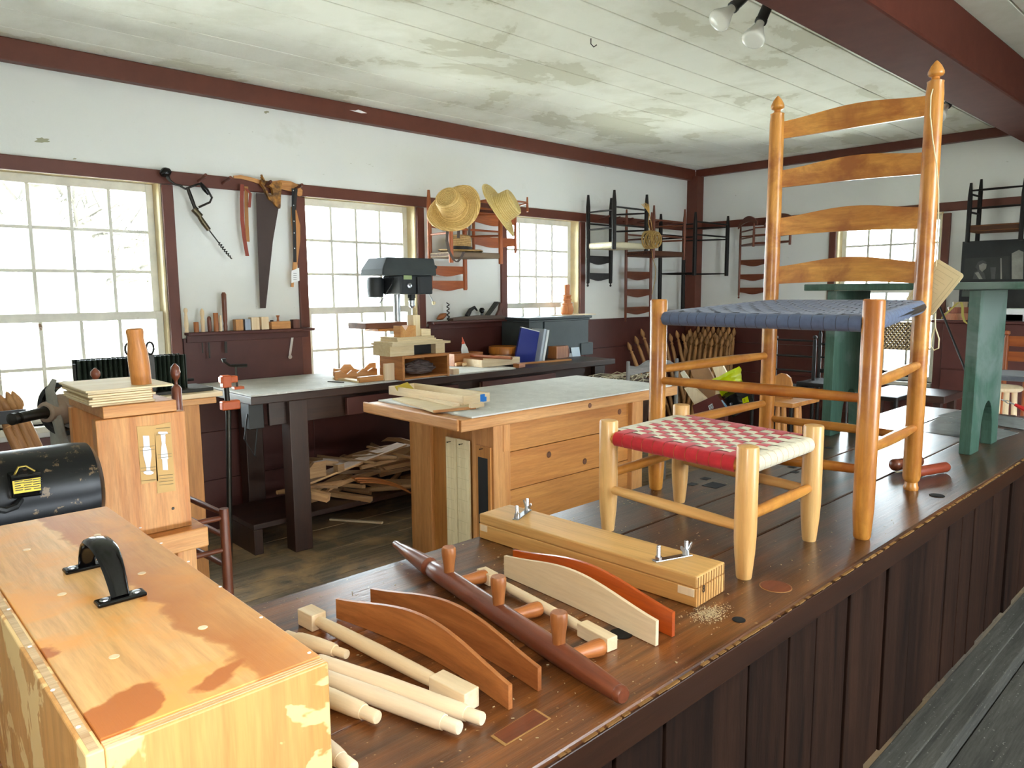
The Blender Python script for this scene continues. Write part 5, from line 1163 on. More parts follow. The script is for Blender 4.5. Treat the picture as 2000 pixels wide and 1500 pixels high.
# ================================================================== CHAIRS HUNG UPSIDE DOWN ON THE PEG RAILS
def strand_mat(name, c1, c2, sc=60):
    if name in MATS: return MATS[name]
    m, nt, b = _new(name); tc = nt.nodes.new('ShaderNodeTexCoord')
    wv = nt.nodes.new('ShaderNodeTexWave'); wv.inputs['Scale'].default_value = sc; wv.inputs['Distortion'].default_value = .6
    nt.links.new(tc.outputs['Object'], wv.inputs['Vector'])
    nt.links.new(_ramp(nt, wv.outputs[0], ((.25, lin(c1)), (.6, lin(c2)))), b.inputs['Base Color']); b.inputs['Roughness'].default_value = .8
    _bump(nt, b, wv.outputs[0], .8, .004); MATS[name] = m; return m
HG = 'chairs hung upside down on the peg rails'
def hung(label, RL, RR, FL, FR, ztop, zbot, zseat, slats, mat, seat, r=.0165, finial=True, ftop=None, fbot=None, rungs=(.28, .62), thick=.03, low=None):
    """chair hung upside down: leg tips at ztop, seat at zseat, tops of the rear posts at zbot"""
    o = thing('hung_chair', label, 'chair', ((RL.x+RR.x)/2, (RL.y+RR.y)/2, zbot), HG)
    ftop = ftop or ztop; fbot = fbot or zseat-.03
    for p in (RL, RR):
        L = ztop-zbot
        pr_ = [(0, .004), (.006, .009), (.014, .010), (.020, .005), (.026, .006), (.034, r*.85), (L*.4, r)] if finial else [(0, r*.8), (.01, r)]
        rod('rear_post', (p.x, p.y, zbot), (p.x, p.y, ztop), 0, mat('Z'), o, 12, prof=pr_+[(L-.1, r), (L, r*.55)])
    for p in (FL, FR):
        L = ftop-fbot; rod('front_post', (p.x, p.y, fbot), (p.x, p.y, ftop), 0, mat('Z'), o, 12, prof=[(0, r*.9), (.006, r), (L-.1, r), (L, r*.55)])
    def rg(p, q, z, rr=.0075): rod('rung', (p.x, p.y, z), (q.x, q.y, z), [rr*.8, rr, rr*1.1, rr, rr*.8], mat('Z'), o, 8)
    H = ztop-zseat
    for f in rungs: rg(FL, FR, ztop-H*f); rg(RL, FL, ztop-H*(f+.06)); rg(RR, FR, ztop-H*(f+.06))
    rg(RL, RR, ztop-H*rungs[-1]*.9)
    if low: rg(RL, RR, low); rg(RL, FL, low); rg(RR, FR, low)
    n = (FL-RL+FR-RR).normalized()
    c = (RL+RR+FL+FR)/4
    if seat:
        s = 1.04; vs = []
        for z in (zseat-thick/2, zseat+thick/2):
            for p in (RL, RR, FR, FL): q = c+(p-c)*s; vs.append((q.x, q.y, z))
        obj('seat', MB().add(vs, [(3, 2, 1, 0), (4, 5, 6, 7), (0, 1, 5, 4), (1, 2, 6, 5), (2, 3, 7, 6), (3, 0, 4, 7)]), seat, o, bev=.011)
    for (za, zb_) in slats:
        A, B = RL, RR; G = []; nn = 10
        M = frame(V((A.x, A.y, 0)), x=V((B.x-A.x, B.y-A.y, 0)), z=(0, 0, 1)); L = math.hypot(B.x-A.x, B.y-A.y); sg = -1 if (M.to_3x3() @ V((0, 1, 0))).dot(n) > 0 else 1
        for k in range(nn+1):
            t = k/nn; b = .012*math.sin(PI*t)*sg; dz = -.02*math.sin(PI*t)**2
            G.append([(L*t, b, za+(zb_+dz-za)*q) for q in (0, .5, 1)])
        obj('slat', MB().grid(G), mat('X'), o, M, solid=.007, smooth=True, recalc=False)
    return o
YB = 4.225
def fl(p): return V((p.x, p.y, 0))
def hung_w(label, xl, xr, yt, yb, ys, xf, xf2, slats, mat, seat, **k):
    RL = py(xl, yt, YB); RR = py(xr, yt, YB); FLp = px(xf, ys, RL.x); D = FLp.y; FRp = py(xf2, ys, D)
    zt = py(xl, yt, YB).z; fz = lambda y: py(xl, y, YB).z
    if 'ftop' in k: k['ftop'] = py(xf, k['ftop'], D).z
    if 'fbot' in k: k['fbot'] = py(xf, k['fbot'], D).z
    if 'low' in k: k['low'] = fz(k['low'])
    return hung(label, fl(RL), fl(RR), fl(FLp), fl(FRp), zt, fz(yb), fz(ys), [(fz(a), fz(b)) for a, b in slats], mat, seat, **k), fl(RL), fl(RR), fl(FLp), fl(FRp)
SEAT_TAPE = strand_mat('striped_seat_tape', '5a4434', 'b8a184', 90)
c1, RL1, RR1, FL1, FR1 = hung_w('orange brown chair hung upside down with straw hats on its legs', 837, 906, 371, 567, 499, 881, 978, [(519, 534), (548, 563)], orange_, SEAT_TAPE, finial=False, ftop=404, fbot=513, thick=.04)
hung_w('red brown chair hung upside down behind the straw hats, its slats crossing the third window', 924, 1006, 383, 491, 404, 962, 1030, [(413, 433), (461, 477)], orange_, None, finial=False, r=.011, rungs=(.5,))
cA = hung_w('black chair with a pale woven seat hung upside down just past the third window', 1149, 1194, 381, 560, 481, 1199, 1262, [(499, 512), (533, 544)], black, strand_mat('pale_rush', 'b5a982', 'e9e2c6', 70), ftop=371, fbot=487, thick=.05, r=.019)
hung_w('red brown three slat chair hung upside down behind the coil of cane', 1224, 1273, 409, 629, 497, 1276, 1336, [(530, 543), (565, 577), (600, 611)], redbrown, strand_mat('brown_rush', '2e160d', '7a4526', 90), r=.014, ftop=401, fbot=505, thick=.045)
hung_w('tall black chair frame hung upside down in the room corner', 1291, 1337, 418, 640, 490, 1357, 1420, [(606, 620)], black, None, r=.019, ftop=414, fbot=538, low=535, finial=False)
XB = 6.6
RL = px(1447, 440, XB); RR = px(1500, 440, XB); D = 6.36; FLp = px(1472, 470, D); FRp = px(1543, 470, D)
o = hung('small red brown rocking chair hung upside down on the far wall', fl(RL), fl(RR), fl(FLp), fl(FRp), RL.z, px(1447, 583, XB).z, px(1447, 480, XB).z, [(px(1447, a, XB).z, px(1447, b, XB).z) for a, b in ((508, 517), (536, 545), (562, 571))], redbrown, wood('redbrown_seat', '5f2c18', '7d4024', 'X', .4), r=.011, thick=.02)
for p, q in ((RL, FLp), (RR, FRp)):
    d = (fl(q)-fl(p)); L = d.length; M = frame((p.x, p.y, RL.z-.02), x=d, z=(0, 0, 1)); n = 12; P = []
    for k in range(n+1): t = k/n; P.append((-.07+(L+.15)*t, .075*math.sin(PI*t)**.8+.012))
    for k in range(n, -1, -1): t = k/n; P.append((-.07+(L+.15)*t, .045*math.sin(PI*t)**.8-.012))
    obj('rocker', MB().prism(P, -.006, .006), redbrown('X'), o, M, bev=.001)
XB2 = 6.6
RL = px(1917, 350, XB2); FLp = py(1890, 460, RL.y); D = FLp.x; FRp = px(1994, 460, D); RR = V((XB2, FRp.y, 0))
hung('black chair with woven brown seat hung upside down above the dark framed photograph', fl(RL), fl(RR), fl(FLp), fl(FRp), RL.z, px(1917, 560, XB2).z, px(1917, 450, XB2).z, [(px(1917, 500, XB2).z, px(1917, 515, XB2).z)], black, strand_mat('woven_brown', '4a2c18', '9a6438', 120), r=.016, finial=False, ftop=px(1890, 358, D).z, fbot=px(1890, 474, D).z, thick=.05)

# straw hats
def straw(name, c1, c2):
    if name in MATS: return MATS[name]
    m, nt, b = _new(name); tc = nt.nodes.new('ShaderNodeTexCoord')
    sp = nt.nodes.new('ShaderNodeSeparateXYZ'); nt.links.new(tc.outputs['Object'], sp.inputs[0])
    cb_ = nt.nodes.new('ShaderNodeCombineXYZ'); nt.links.new(sp.outputs[0], cb_.inputs[0]); nt.links.new(sp.outputs[1], cb_.inputs[1])
    ln = nt.nodes.new('ShaderNodeVectorMath'); ln.operation = 'LENGTH'; nt.links.new(cb_.outputs[0], ln.inputs[0])
    ad = nt.nodes.new('ShaderNodeMath'); ad.operation = 'ADD'; nt.links.new(ln.outputs['Value'], ad.inputs[0]); nt.links.new(sp.outputs[2], ad.inputs[1])
    mu = nt.nodes.new('ShaderNodeMath'); mu.operation = 'MULTIPLY'; mu.inputs[1].default_value = 560; nt.links.new(ad.outputs[0], mu.inputs[0])
    sn = nt.nodes.new('ShaderNodeMath'); sn.operation = 'SINE'; nt.links.new(mu.outputs[0], sn.inputs[0])
    n = _noise(nt, tc.outputs['Object'], 90, 3, .6)
    col = _mix(nt, .5, _ramp(nt, sn.outputs[0], ((.0, lin(c1)), (.5, lin(c2)))), _ramp(nt, n, ((.3, lin(c1)), (.7, lin(c2)))))
    nt.links.new(col, b.inputs['Base Color']); b.inputs['Roughness'].default_value = .6
    _bump(nt, b, sn.outputs[0], .6, .002); MATS[name] = m; return m
def hat(label, c, n, R, rc, h, band=None, tilt=.02, mat=None, droop=0):
    n = V(n).normalized(); M = along(c, c+n, (0, 0, 1)); m = mat or straw('golden_straw', 'c09448', 'efcd88')
    o = thing('straw_hat', label, 'hat', M=M, group='straw hats on the hung chair'); seg = 36; rows = []
    prof = [(R, -.004), (R*.99, .0)]+[(R-(R-rc)*k/7, .004*math.sin(k)+.002) for k in range(1, 7)]+[(rc*1.02, .006), (rc, .02), (rc*.965, h*.5), (rc*.93, h*.85), (rc*.88, h*.96), (rc*.78, h), (rc*.5, h*.985), (rc*.2, h*.97), (.001, h*.965)]
    for r_, z in prof:
        row = []
        for k in range(seg+1):
            a = 2*PI*k/seg; br_ = max(0, (r_-rc)/(R-rc)); row.append((r_*math.cos(a)*1.06, r_*math.sin(a), z+br_*(tilt*math.sin(2*a)-droop*br_)))
        rows.append(row)
    obj('hat_body', MB().grid(rows), m, o, M, smooth=True, solid=.003, recalc=False)
    if band: obj('band', MB().lathe([(.010, rc*1.075), (.030, rc*1.07)], 36, Matrix.Diagonal((1.06, 1, 1, 1)), caps=False), band, o, M, smooth=True, solid=.002)
    return o
toc = V((-.65, -.75, .08)).normalized(); up = V((0, 0, 1)); rt_ = V((.73, -.69, 0))
H1 = hat('round golden straw hat facing the room, hung on the chair legs by the drill press', py(886, 406, 3.72), toc*.84+up*.44-rt_*.36, .172, .082, .115)
hat('pale straw hat tilted sideways on the chair leg nearest the third window', py(976, 410, 3.80), rt_*.80+up*.42+toc*.22, .2, .10, .12, mat=straw('pale_straw', 'c8a658', 'ead594'), tilt=.01)
zs1 = py(837, 499, YB).z+.016
cc1 = (RL1+RR1+FL1+FR1)/4; 
hat('straw hat with a black band resting brim down on the upturned chair seat', V((cc1.x-.03, cc1.y-.02, zs1+.012)), up+V((.04, 0, 0)), .155, .075, .11, band=M_MBLACK, tilt=.006, mat=straw('brown_straw', '8a6a3a', 'd4b276'))
o = H1
def ribw(pts, w_, Y):
    P = [py(x, y, Y) for x, y in pts]; return [[(p.x-w_/2, p.y, p.z), (p.x+w_/2, p.y, p.z)] for p in P]
M_RIB = paint('dark_ribbon', '4a3c34', .6)
obj('ribbon', MB().grid(ribw([(874, 450), (873, 470), (877, 490), (886, 508), (893, 512), (901, 503), (906, 492)], .022, 3.72)), M_RIB, o, solid=.002, recalc=False, smooth=True)
obj('ribbon', MB().grid(ribw([(894, 424), (896, 445), (895, 465)], .022, 3.73)), M_RIB, o, solid=.002, recalc=False)
obj('ribbon', MB().grid(ribw([(918, 415), (917, 440), (916, 460)], .02, 3.73)), M_RIB, o, solid=.002, recalc=False)
# coil of cane
FRA = cA[4]; Yc = FRA.y-.03
o = thing('cane_coil', 'coil of golden cane hung from a chair leg with a dangling tail', 'coil', py(1272, 470, Yc))
M_CANE = wood('golden_cane', 'b48a3c', 'd8b468', 'Z', .5)
cc = py(1272, 468, Yc-.03); rnd = random.Random(8); mb = MB()
for k in range(20):
    r_ = .066+rnd.uniform(-.008, .008); ox = V((rnd.uniform(-.006, .006), (k-10)*.006, rnd.uniform(-.006, .006)))
    tl = Matrix.Rotation(rnd.uniform(-.22, .22)-.12, 3, 'Z') @ Matrix.Rotation(rnd.uniform(-.25, .25)+.15, 3, 'X')
    mb.tube([cc+tl @ V((r_*math.cos(a*PI/12), 0, r_*1.05*math.sin(a*PI/12)))+tl @ ox for a in range(25)], .003, 5)
obj('coil', mb, M_CANE, o, smooth=True)
obj('tail', MB().tube([py(1273, 488, Yc), py(1275, 505, Yc), py(1281, 525, Yc), py(1279, 550, Yc), py(1273, 575, Yc)], .003, 6), M_CANE, o, smooth=True)
mb = MB()
for k in range(7): mb.tube([py(1253+k*2.4, 396+abs(k-3), Yc), py(1262+k, 408, Yc-.01), py(1268, 417, Yc)], .0028, 5)
mb.tube([py(1268, 417, Yc), py(1266, 435, Yc), py(1270, 449, Yc-.02)], .003, 5); mb.tube([py(1268, 417, Yc), py(1272, 435, Yc), py(1274, 449, Yc-.02)], .003, 5)
obj('tuft', mb, M_CANE, o, smooth=True)

# ================================================================== CORNER AND FAR WALL
PGP = 'turned chair posts leaning in the far corner'
PL = 'turned pale chair post with acorn tip leaning in the bundle in the far corner'
ORD = ('first', 'second', 'third', 'fourth', 'fifth', 'sixth', 'seventh', 'eighth', 'ninth')
protoP = None; rnd = random.Random(21)
def lpost(base, top, lb=PL):
    global protoP
    L = 1.08; M = along(base, top)
    if protoP is None:
        o = obj('turned_post', MB().lathe([(0, .014), (.3, .019), (.7, .020), (.93, .017), (.965, .012), (.975, .018), (.99, .009), (1.0, .010), (1.01, .019), (1.03, .022), (1.05, .017), (1.075, .006), (1.08, .002)], 12), wood('turned_post_wood', '9a6a3c', 'c4935c', 'Z', .5, spread=.25), None, M, smooth=True)
        protoP = tag(o, lb, 'post', PGP)
    else: copy_tree(protoP, M)['label'] = lb
tops = [(1226, 668), (1240, 656), (1252, 642), (1282, 650), (1295, 644), (1308, 651), (1321, 645), (1333, 651), (1345, 645)]
for k, (x, y) in enumerate(tops):
    t_ = py(x, y, 4.24); b_ = V((t_.x+(.3 if x < 1260 else .07), 4.02, .002)); d = (t_-b_).normalized()
    lpost(t_-d*1.08, t_, (('lowest', 'middle', 'tallest')[k]+' of the three turned posts leaning apart, towards the slate cabinet') if k < 3 else 'turned post leaning on the window wall, %s from the room corner' % ORD[len(tops)-1-k])
for k in range(27):
    row = k//9; yy = 4.13-(k % 9)*.058-row*.012
    t_ = V((6.62-row*.075, yy+.12, 1.06-row*.05-(k % 3)*.015)); b_ = V((6.28-row*.09, yy, .002)); d = (t_-b_).normalized(); L_ = (t_-b_).length; lpost(t_-d*1.08+V((0, 0, max(0, 1.08-L_)*.0)), t_, 'turned post, %s from the window wall in the %s row of the far corner bundle' % (ORD[k % 9], ('back', 'middle', 'front')[row]))
# grey crest-rail chair and heap of rush behind the pine bench
o = thing('grey_chair', 'grey chair with a scalloped crest rail behind the far end of the pine bench', 'chair', (4.5, 3.2, 0)); GW = wood('grey_chair_wood', '5c5a58', '8a8886', 'Z', .5)
a = py(1227, 706, 3.12); b = py(1322, 700, 3.06)
for p, q in ((a, 0), (b, 0)): rod('post', (p.x, p.y, 0), (p.x, p.y, p.z), [.016, .016, .015, .012], GW, o, 12)
nn = 24; L = (fl(b)-fl(a)).length; P = [(L*k/nn, .055+.03*math.sin(PI*k/nn)+.012*math.cos(5*PI*k/nn)) for k in range(nn+1)]+[(L*k/nn, .0+.015*math.sin(PI*k/nn)) for k in range(nn, -1, -1)]
obj('crest_rail', MB().prism(P, -.008, .008), wood('grey_chair_wood', '5c5a58', '8a8886', 'X', .5), o, frame((a.x, a.y, a.z-.10), x=fl(b)-fl(a), z=(0, 0, 1)), bev=.002)
obj('seat', MB().box(0, L, -.36, 0, 0, .03), GW, o, frame((a.x, a.y, .44), x=fl(b)-fl(a), z=(0, 0, 1)), bev=.008)
mid = [V((a.x, a.y, 0))-V((0.05, .34, 0)), V((b.x, b.y, 0))-V((-.05, .34, 0))]
for p in mid: rod('leg', (p.x, p.y, 0), (p.x, p.y, .45), [.014, .016, .016], GW, o, 10)
mb = MB(); rnd = random.Random(2); c0 = py(1190, 726, 3.48)
for k in range(150):
    x = c0.x+rnd.uniform(-.42, .32); yv = 3.44+rnd.uniform(-.12, .06); z = c0.z-.05+rnd.uniform(-.06, .035)*(1-abs(x-c0.x)*1.4); an = rnd.gauss(.25, .35); L = rnd.uniform(.06, .14)
    mb.tube([(x-L*math.cos(an), yv-L*math.sin(an), z+rnd.uniform(-.01, .01)), (x, yv, z+.012), (x+L*math.cos(an), yv+L*math.sin(an), z+rnd.uniform(-.01, .01))], .0035, 4)
o = thing('rush_heap', 'heap of pale twisted rush seat weaving at the end of the window bench', 'rush', (c0.x, 3.45, c0.z-.1))
obj('strands', mb, wood('rush', 'b8aa88', 'e6dcc4', 'X', .7), o, kind='stuff')
obj('basket', MB().lathe([(0, .16), (c0.z-.12, .26), (c0.z-.08, .27)], 24), darkw('Z'), o, Matrix.Translation((c0.x, 3.40, 0)) @ Matrix.Diagonal((1.6, .42, 1, 1)), smooth=True)
# cartons, boards and a bag heaped beyond the chair legs
XC = 5.1
def slab(name, label, cat, pix, X, th, mat, parent=None, group=None, down=None):
    q = [px(x, y, X) for x, y in pix]; P = [(p.y, p.z) for p in q]
    if down is not None: i = down; P = P[:i+1]+[(P[i][0], .003), (P[(i+1) % len(P)][0], .003)]+P[i+1:]
    M = Matrix(((0, 1, 0, X), (1, 0, 0, 0), (0, 0, 1, 0), (0, 0, 0, 1)))
    o = obj(name, MB().prism(P, 0, th), mat, parent, M, bev=.001)
    return tag(o, label, cat, group) if cat else o
M_CARD = paint('carton_brown', '9a7048', .7)
slab('cardboard_sheet', 'brown cardboard sheet leaning in the heap beyond the footstool', 'cardboard', [(1348, 722), (1382, 716), (1425, 800), (1395, 830), (1380, 800)], XC+.25, .02, M_CARD, down=3)
slab('pale_board', 'pale plank end leaning in front of the cardboard sheet', 'board', [(1336, 758), (1352, 754), (1378, 778), (1356, 790)], XC+.0, .03, raw('Z'), down=2)
slab('pale_board', 'short pale plank standing above the yellow bag', 'board', [(1391, 717), (1411, 713), (1420, 730), (1398, 735)], XC+.2, .02, raw('Z'), down=2)
slab('pale_board', 'narrow white tipped strip leaning at the end of the pine bench', 'board', [(1328, 728), (1335, 724), (1368, 772), (1356, 775)], XC+.1, .015, paint('strip_white', 'cfc4ac', .6), down=2)
mbx = slab('maroon_carton', 'maroon carton with a white label lying below the cardboard', 'carton', [(1352, 792), (1400, 770), (1418, 800), (1416, 812), (1360, 826)], XC-.06, .05, paint('maroon_carton', '5a2620', .5), down=3)
slab('label', None, None, [(1383, 793), (1391, 788), (1394, 797), (1386, 801)], XC-.062, .001, M_WHITE, mbx)
for k in range(4): slab('label_bar', None, None, [(1384.6+k*1.9, 793-k*1.1), (1385.5+k*1.9, 792.5-k*1.1), (1388.2+k*1.8, 799.5-k*1), (1387.3+k*1.8, 800-k*1)], XC-.0632, .0008, M_MBLACK, mbx)
bagt = thing('yellow_bag', 'crumpled yellow and black plastic bag leaning beyond the footstool', 'bag', px(1430, 790, XC-.02))
M_YEL = paint('yellow_plastic', 'bcc800', .3, var=.12, bump=.3); M_BLK = paint('black_plastic', '101010', .25, wear='8a8a86', wear_amt=.68, wear_scale=26)
def crumple(name, pix, X, mat, seed):
    rnd = random.Random(seed); q = [px(x, y, X) for x, y in pix]; G = []
    for i in range(9):
        u = i/8; G.append([])
        for j in range(9):
            v = j/8; p = (q[0]*(1-u)+q[1]*u)*(1-v)+(q[3]*(1-u)+q[2]*u)*v; e = min(u, 1-u, v, 1-v)
            G[-1].append((p.x-.06*min(1, e*4)+rnd.uniform(-.012, .012), p.y+rnd.uniform(-.004, .004), p.z+rnd.uniform(-.004, .004)))
    return obj(name, MB().grid(G), mat, bagt, smooth=True, solid=.004, recalc=False)
crumple('bag_top', ((1393, 741), (1445, 715), (1451, 748), (1408, 775)), XC-.0, M_YEL, 1)
crumple('bag_body', ((1408, 773), (1451, 747), (1474, 790), (1432, 815)), XC+.005, M_BLK, 2)
q = [px(x, y, XC-.085) for x, y in ((1449, 779), (1460, 774), (1463, 785), (1451, 788))]
obj('label', MB().prism([(p.y, p.z) for p in q], 0, .001), M_YEL, bagt, Matrix(((0, 1, 0, XC-.085), (1, 0, 0, 0), (0, 0, 1, 0), (0, 0, 0, 1))))
p = px(1454, 782, XC-.0855); text('lettering', 'S', .028, M_MBLACK, frame(p, x=(0, -1, 0), z=(-1, 0, 0)), bagt)
slab('blue_wrapper', 'pale blue wrapper lying between the maroon carton and the bag', 'wrapper', [(1398, 785), (1410, 781), (1424, 800), (1404, 802)], XC-.05, .01, paint('pale_blue', '8ab4d2', .4))
for k, (x0, y0, x1, y1, s) in enumerate(((1345, 735, 1400, 720, .5),)):
    pass
# pine stool with an arched end board
XS = 4.7
so = thing('arched_stool', 'small orange pine stool with an arched end board, behind the chair rungs', 'stool', px(1530, 850, XS))
P = [(1509, 790), (1509, 745), (1513, 735), (1524, 729), (1535, 731), (1543, 738), (1546, 750), (1546, 790)]
slab('arched_end', None, None, P, XS+.1, .02, pine('Z'), so)
zt = px(1530, 782, XS).z; y0, y1 = px(1500, 780, XS).y, px(1562, 780, XS).y
obj('seat', MB().box(XS-.1, XS+.3, y1, y0, zt-.03, zt), pine('Y'), so, bev=.003)
for x, dx in ((1519, 0), (1555, .0), (1530, .25), (1560, .25)):
    p = px(x, 800, XS+dx-.05); rod('leg', (p.x, p.y-.03, .0), (p.x, p.y, zt-.031), [.012, .02, .022, .014], pine('Z'), so, 10)
# black chair frame standing in the far corner
def standing(label, X, xl, xr, ytop, rails, mat, seat_y=None, depth=.36, woven=None, r=.014, group=None, name='side_chair', seatm=None):
    a = px(xl, ytop, X); b = px(xr, ytop, X); o = thing(name, label, 'chair', (X, (a.y+b.y)/2, 0), group)
    for p in (a, b):
        L = p.z; rod('rear_post', (p.x, p.y, 0), (p.x, p.y, L), 0, mat('Z'), o, 12, prof=[(0, r*.7), (.05, r), (L-.05, r), (L-.03, r*.6), (L-.02, r*1.2), (L-.006, r*1.1), (L, r*.4)])
    sz = px(xl, seat_y, X).z if seat_y else .42
    for p in (a, b): rod('front_post', (p.x-depth, p.y, 0), (p.x-depth, p.y, sz+.0), [r*.7, r, r, r], mat('Z'), o, 12)
    for y0, y1 in rails:
        z0 = px(xl, y0, X).z; z1 = px(xl, y1, X).z
        if z0-z1 < .03: rod('rail', (a.x, a.y, (z0+z1)/2), (b.x, b.y, (z0+z1)/2), [.007, .009, .009, .007], mat('Z'), o, 10)
        else: obj('slat', MB().box(X-.005, X+.005, b.y, a.y, z1, z0), mat('Y'), o, bev=.002)
    obj('seat', MB().box(X-depth-.015, X+.0, b.y-.01, a.y+.01, sz-.03, sz), seatm or mat('Y'), o, bev=.008)
    for zz in (.12, .24): rod('rung', (a.x-depth, a.y, zz), (b.x-depth, b.y, zz), .008, mat('Z'), o, 8); rod('rung', (a.x, a.y, zz+.03), (a.x-depth, a.y, zz+.03), .008, mat('Z'), o, 8); rod('rung', (b.x, b.y, zz+.03), (b.x-depth, b.y, zz+.03), .008, mat('Z'), o, 8)
    return o, a, b
standing('black ladderback chair standing in shadow left of the green bench leg', 5.75, 1516, 1592, 655, ((660, 666), (690, 696), (719, 723)), black, 746)
standing('second black chair, mostly hidden behind the green bench leg', 5.95, 1603, 1680, 640, ((668, 675), (695, 700), (720, 728)), black, 738)
o, a, b = standing('black armchair with a woven check back in front of the far window', 5.7, 1716, 1795, 624, ((722, 732),), black, 760, name='woven_chair')
z0, z1 = px(1730, 628, 5.7).z, px(1730, 682, 5.7).z; m = 16; n = 12; y0, y1 = a.y-.03, b.y+.03
for k in range(m):
    ya = y1+(y0-y1)*(k+.04)/m; yb = y1+(y0-y1)*(k+.96)/m; G = []
    for j in range(n*2+1): G.append([(5.69+(.0022 if (j//2+k) % 2 else -.0022), y_, z1+(z0-z1)*j/(n*2)) for y_ in (ya, yb)])
    obj('tape', MB().grid(G), fabric('tan_tape', 'a58f66'), o, solid=.0015, recalc=False)
for k in range(n):
    za = z1+(z0-z1)*(k+.06)/n; zb_ = z1+(z0-z1)*(k+.94)/n; G = []
    for j in range(m*2+1): G.append([(5.69-(.0022 if (j//2+k) % 2 else -.0022), y1+(y0-y1)*j/(m*2), z_) for z_ in (za, zb_)])
    obj('tape', MB().grid(G), fabric('dark_tape', '4c3a28'), o, solid=.0015, recalc=False)
# low dark table, brown chest with round boxes
tz = .66; c = pz(1845, 775, tz); tb = thing('low_table', 'low dark table with a worn top in front of the far window', 'table', (c.x, c.y, 0))
w0 = pz(1690, 768, tz); 
obj('top', MB().box(c.x, c.x+.42, c.y-.0, max(w0.y, c.y+.5), tz-.05, tz), darkw('Y'), tb, bev=.004)
for dx in (.03, .34):
    for dy in (.03, .42): obj('leg', MB().box(c.x+dx, c.x+dx+.05, c.y+dy, c.y+dy+.05, 0, tz-.051), darkw('Z'), tb, bev=.002)
bz = px(1900, 626, 6.3).z; yl = px(1826, 640, 6.3).y
chs = thing('brown_chest', 'red brown wooden chest against the far wall, carrying round boxes', 'chest', (6.45, yl-.6, 0))
for k in range(3): obj('drawer', MB().box(6.29, 6.3, yl-1.25, yl-.06, .08+k*(bz-.1)/3+.004, .08+(k+1)*(bz-.1)/3-.004), M_WAIN, chs, bev=.003)
obj('body', MB().box(6.301, 6.66, yl-1.3, yl, 0, bz-.021), M_WAIN, chs, bev=.003); obj('top', MB().box(6.27, 6.67, yl-1.32, yl+.02, bz-.02, bz), M_WAIN, chs, bev=.004)
def rbox(label, x, yb, r, h, m, z):
    p = px(x, 620, 6.42); tag(obj('round_box', MB().lathe([(0, r), (h*.7, r), (h*.701, r*1.04), (h, r*1.04)], 24), m, None, Matrix.Translation((6.42, p.y, z)), smooth=True), label, 'box', 'round boxes stacked on the brown chest'); return z+h+.0006
z = bz+.0006; z = rbox('widest round bentwood box, lowest of the stack on the chest', 1872, 0, .10, .05, wood('rbox_a', 'a8684a', 'c08a68', 'Z', .5), z); z = rbox('middle round box of the stack on the chest', 1873, 0, .075, .045, wood('rbox_b', '8a4a36', 'a8644c', 'Z', .5), z); rbox('smallest pale round box on top of the stack on the chest', 1874, 0, .05, .04, wood('rbox_c', 'cdb48c', 'e0caa4', 'Z', .5), z)
for k, (x, h, m_) in enumerate(((1975, .05, M_CARD), (1992, .09, M_WHITE))):
    p = px(x, 620, 6.4); tag(abox('paper_stack', 6.32, 6.5, p.y-.09, p.y+.09, bz+.0006, bz+h, m_), ('low stack of brown papers on the brown chest', 'white stack of papers at the far end of the brown chest')[k], 'papers')
# strap over the green bench edge, framed photograph, wires
o = thing('yellow_strap', 'yellow webbing strap hanging over the edge of the round boxes', 'strap', px(1880, 620, 6.262))
P = [(1838, 622), (1855, 606), (1868, 594), (1877, 590), (1880, 600), (1880, 615), (1884, 628), (1891, 633)]
obj('strap', MB().grid([[tuple(px(x, y, 6.262)+V((0, 0, -.009))), tuple(px(x, y, 6.262)+V((0, 0, .009)))] if k < 3 else [tuple(px(x-2.5, y, 6.262)), tuple(px(x+2.5, y, 6.262))] for k, (x, y) in enumerate(P)]), paint('yellow_web', 'a89a4a', .7), o, solid=.002, recalc=False)
XPH = 6.55; pt = px(1880, 472, XPH); pb_ = px(1880, 640, XPH); yr = px(2010, 480, XPH).y
ph = thing('framed_photograph', 'dark framed photograph of a craftsman at work, below the black hung chair', 'picture', (XPH, (pt.y+yr)/2, pb_.z))
M_PH = paint('dark_photo_print', '1d2022', .35, var=.3); M_PHL = paint('photo_light', '8a8a82', .4, var=.3); M_PHM = paint('photo_mid', '4a4c4a', .4, var=.3)
obj('board', MB().box(XPH, XPH+.012, yr, pt.y, pb_.z, pt.z), M_PH, ph, bev=.001)
def print_(name, pix, m, d): 
    q = [px(x, y, XPH-d) for x, y in pix]; obj(name, MB().prism([(p.y, p.z) for p in q], 0, .0012), m, ph, Matrix(((0, 1, 0, XPH-d), (1, 0, 0, 0), (0, 0, 1, 0), (0, 0, 0, 1))))
print_('print', [(1884, 505), (1972, 500), (1972, 545), (1882, 546)], paint('photo_dark', '2e302f', .4, var=.3), .0015)
print_('print', [(1905, 522), (1910, 512), (1919, 508), (1926, 512), (1926, 522), (1918, 530), (1910, 528)], M_PHM, .003)
print_('print', [(1912, 518), (1920, 514), (1927, 516), (1926, 524), (1918, 531), (1913, 526)], M_PHL, .0045)
print_('print', [(1900, 545), (1903, 532), (1912, 527), (1922, 533), (1925, 545)], M_PHM, .003)
print_('print', [(1904, 533), (1911, 531), (1919, 545), (1912, 545)], M_PHL, .0045)
print_('print', [(1934, 522), (1945, 522), (1943, 545), (1936, 545)], M_PHM, .003); print_('print', [(1954, 504), (1956, 504), (1957, 545), (1954, 545)], M_PHL, .003)
print_('print', [(1976, 495), (1990, 488), (1999, 492), (1998, 545), (1976, 545)], M_PHL, .003)
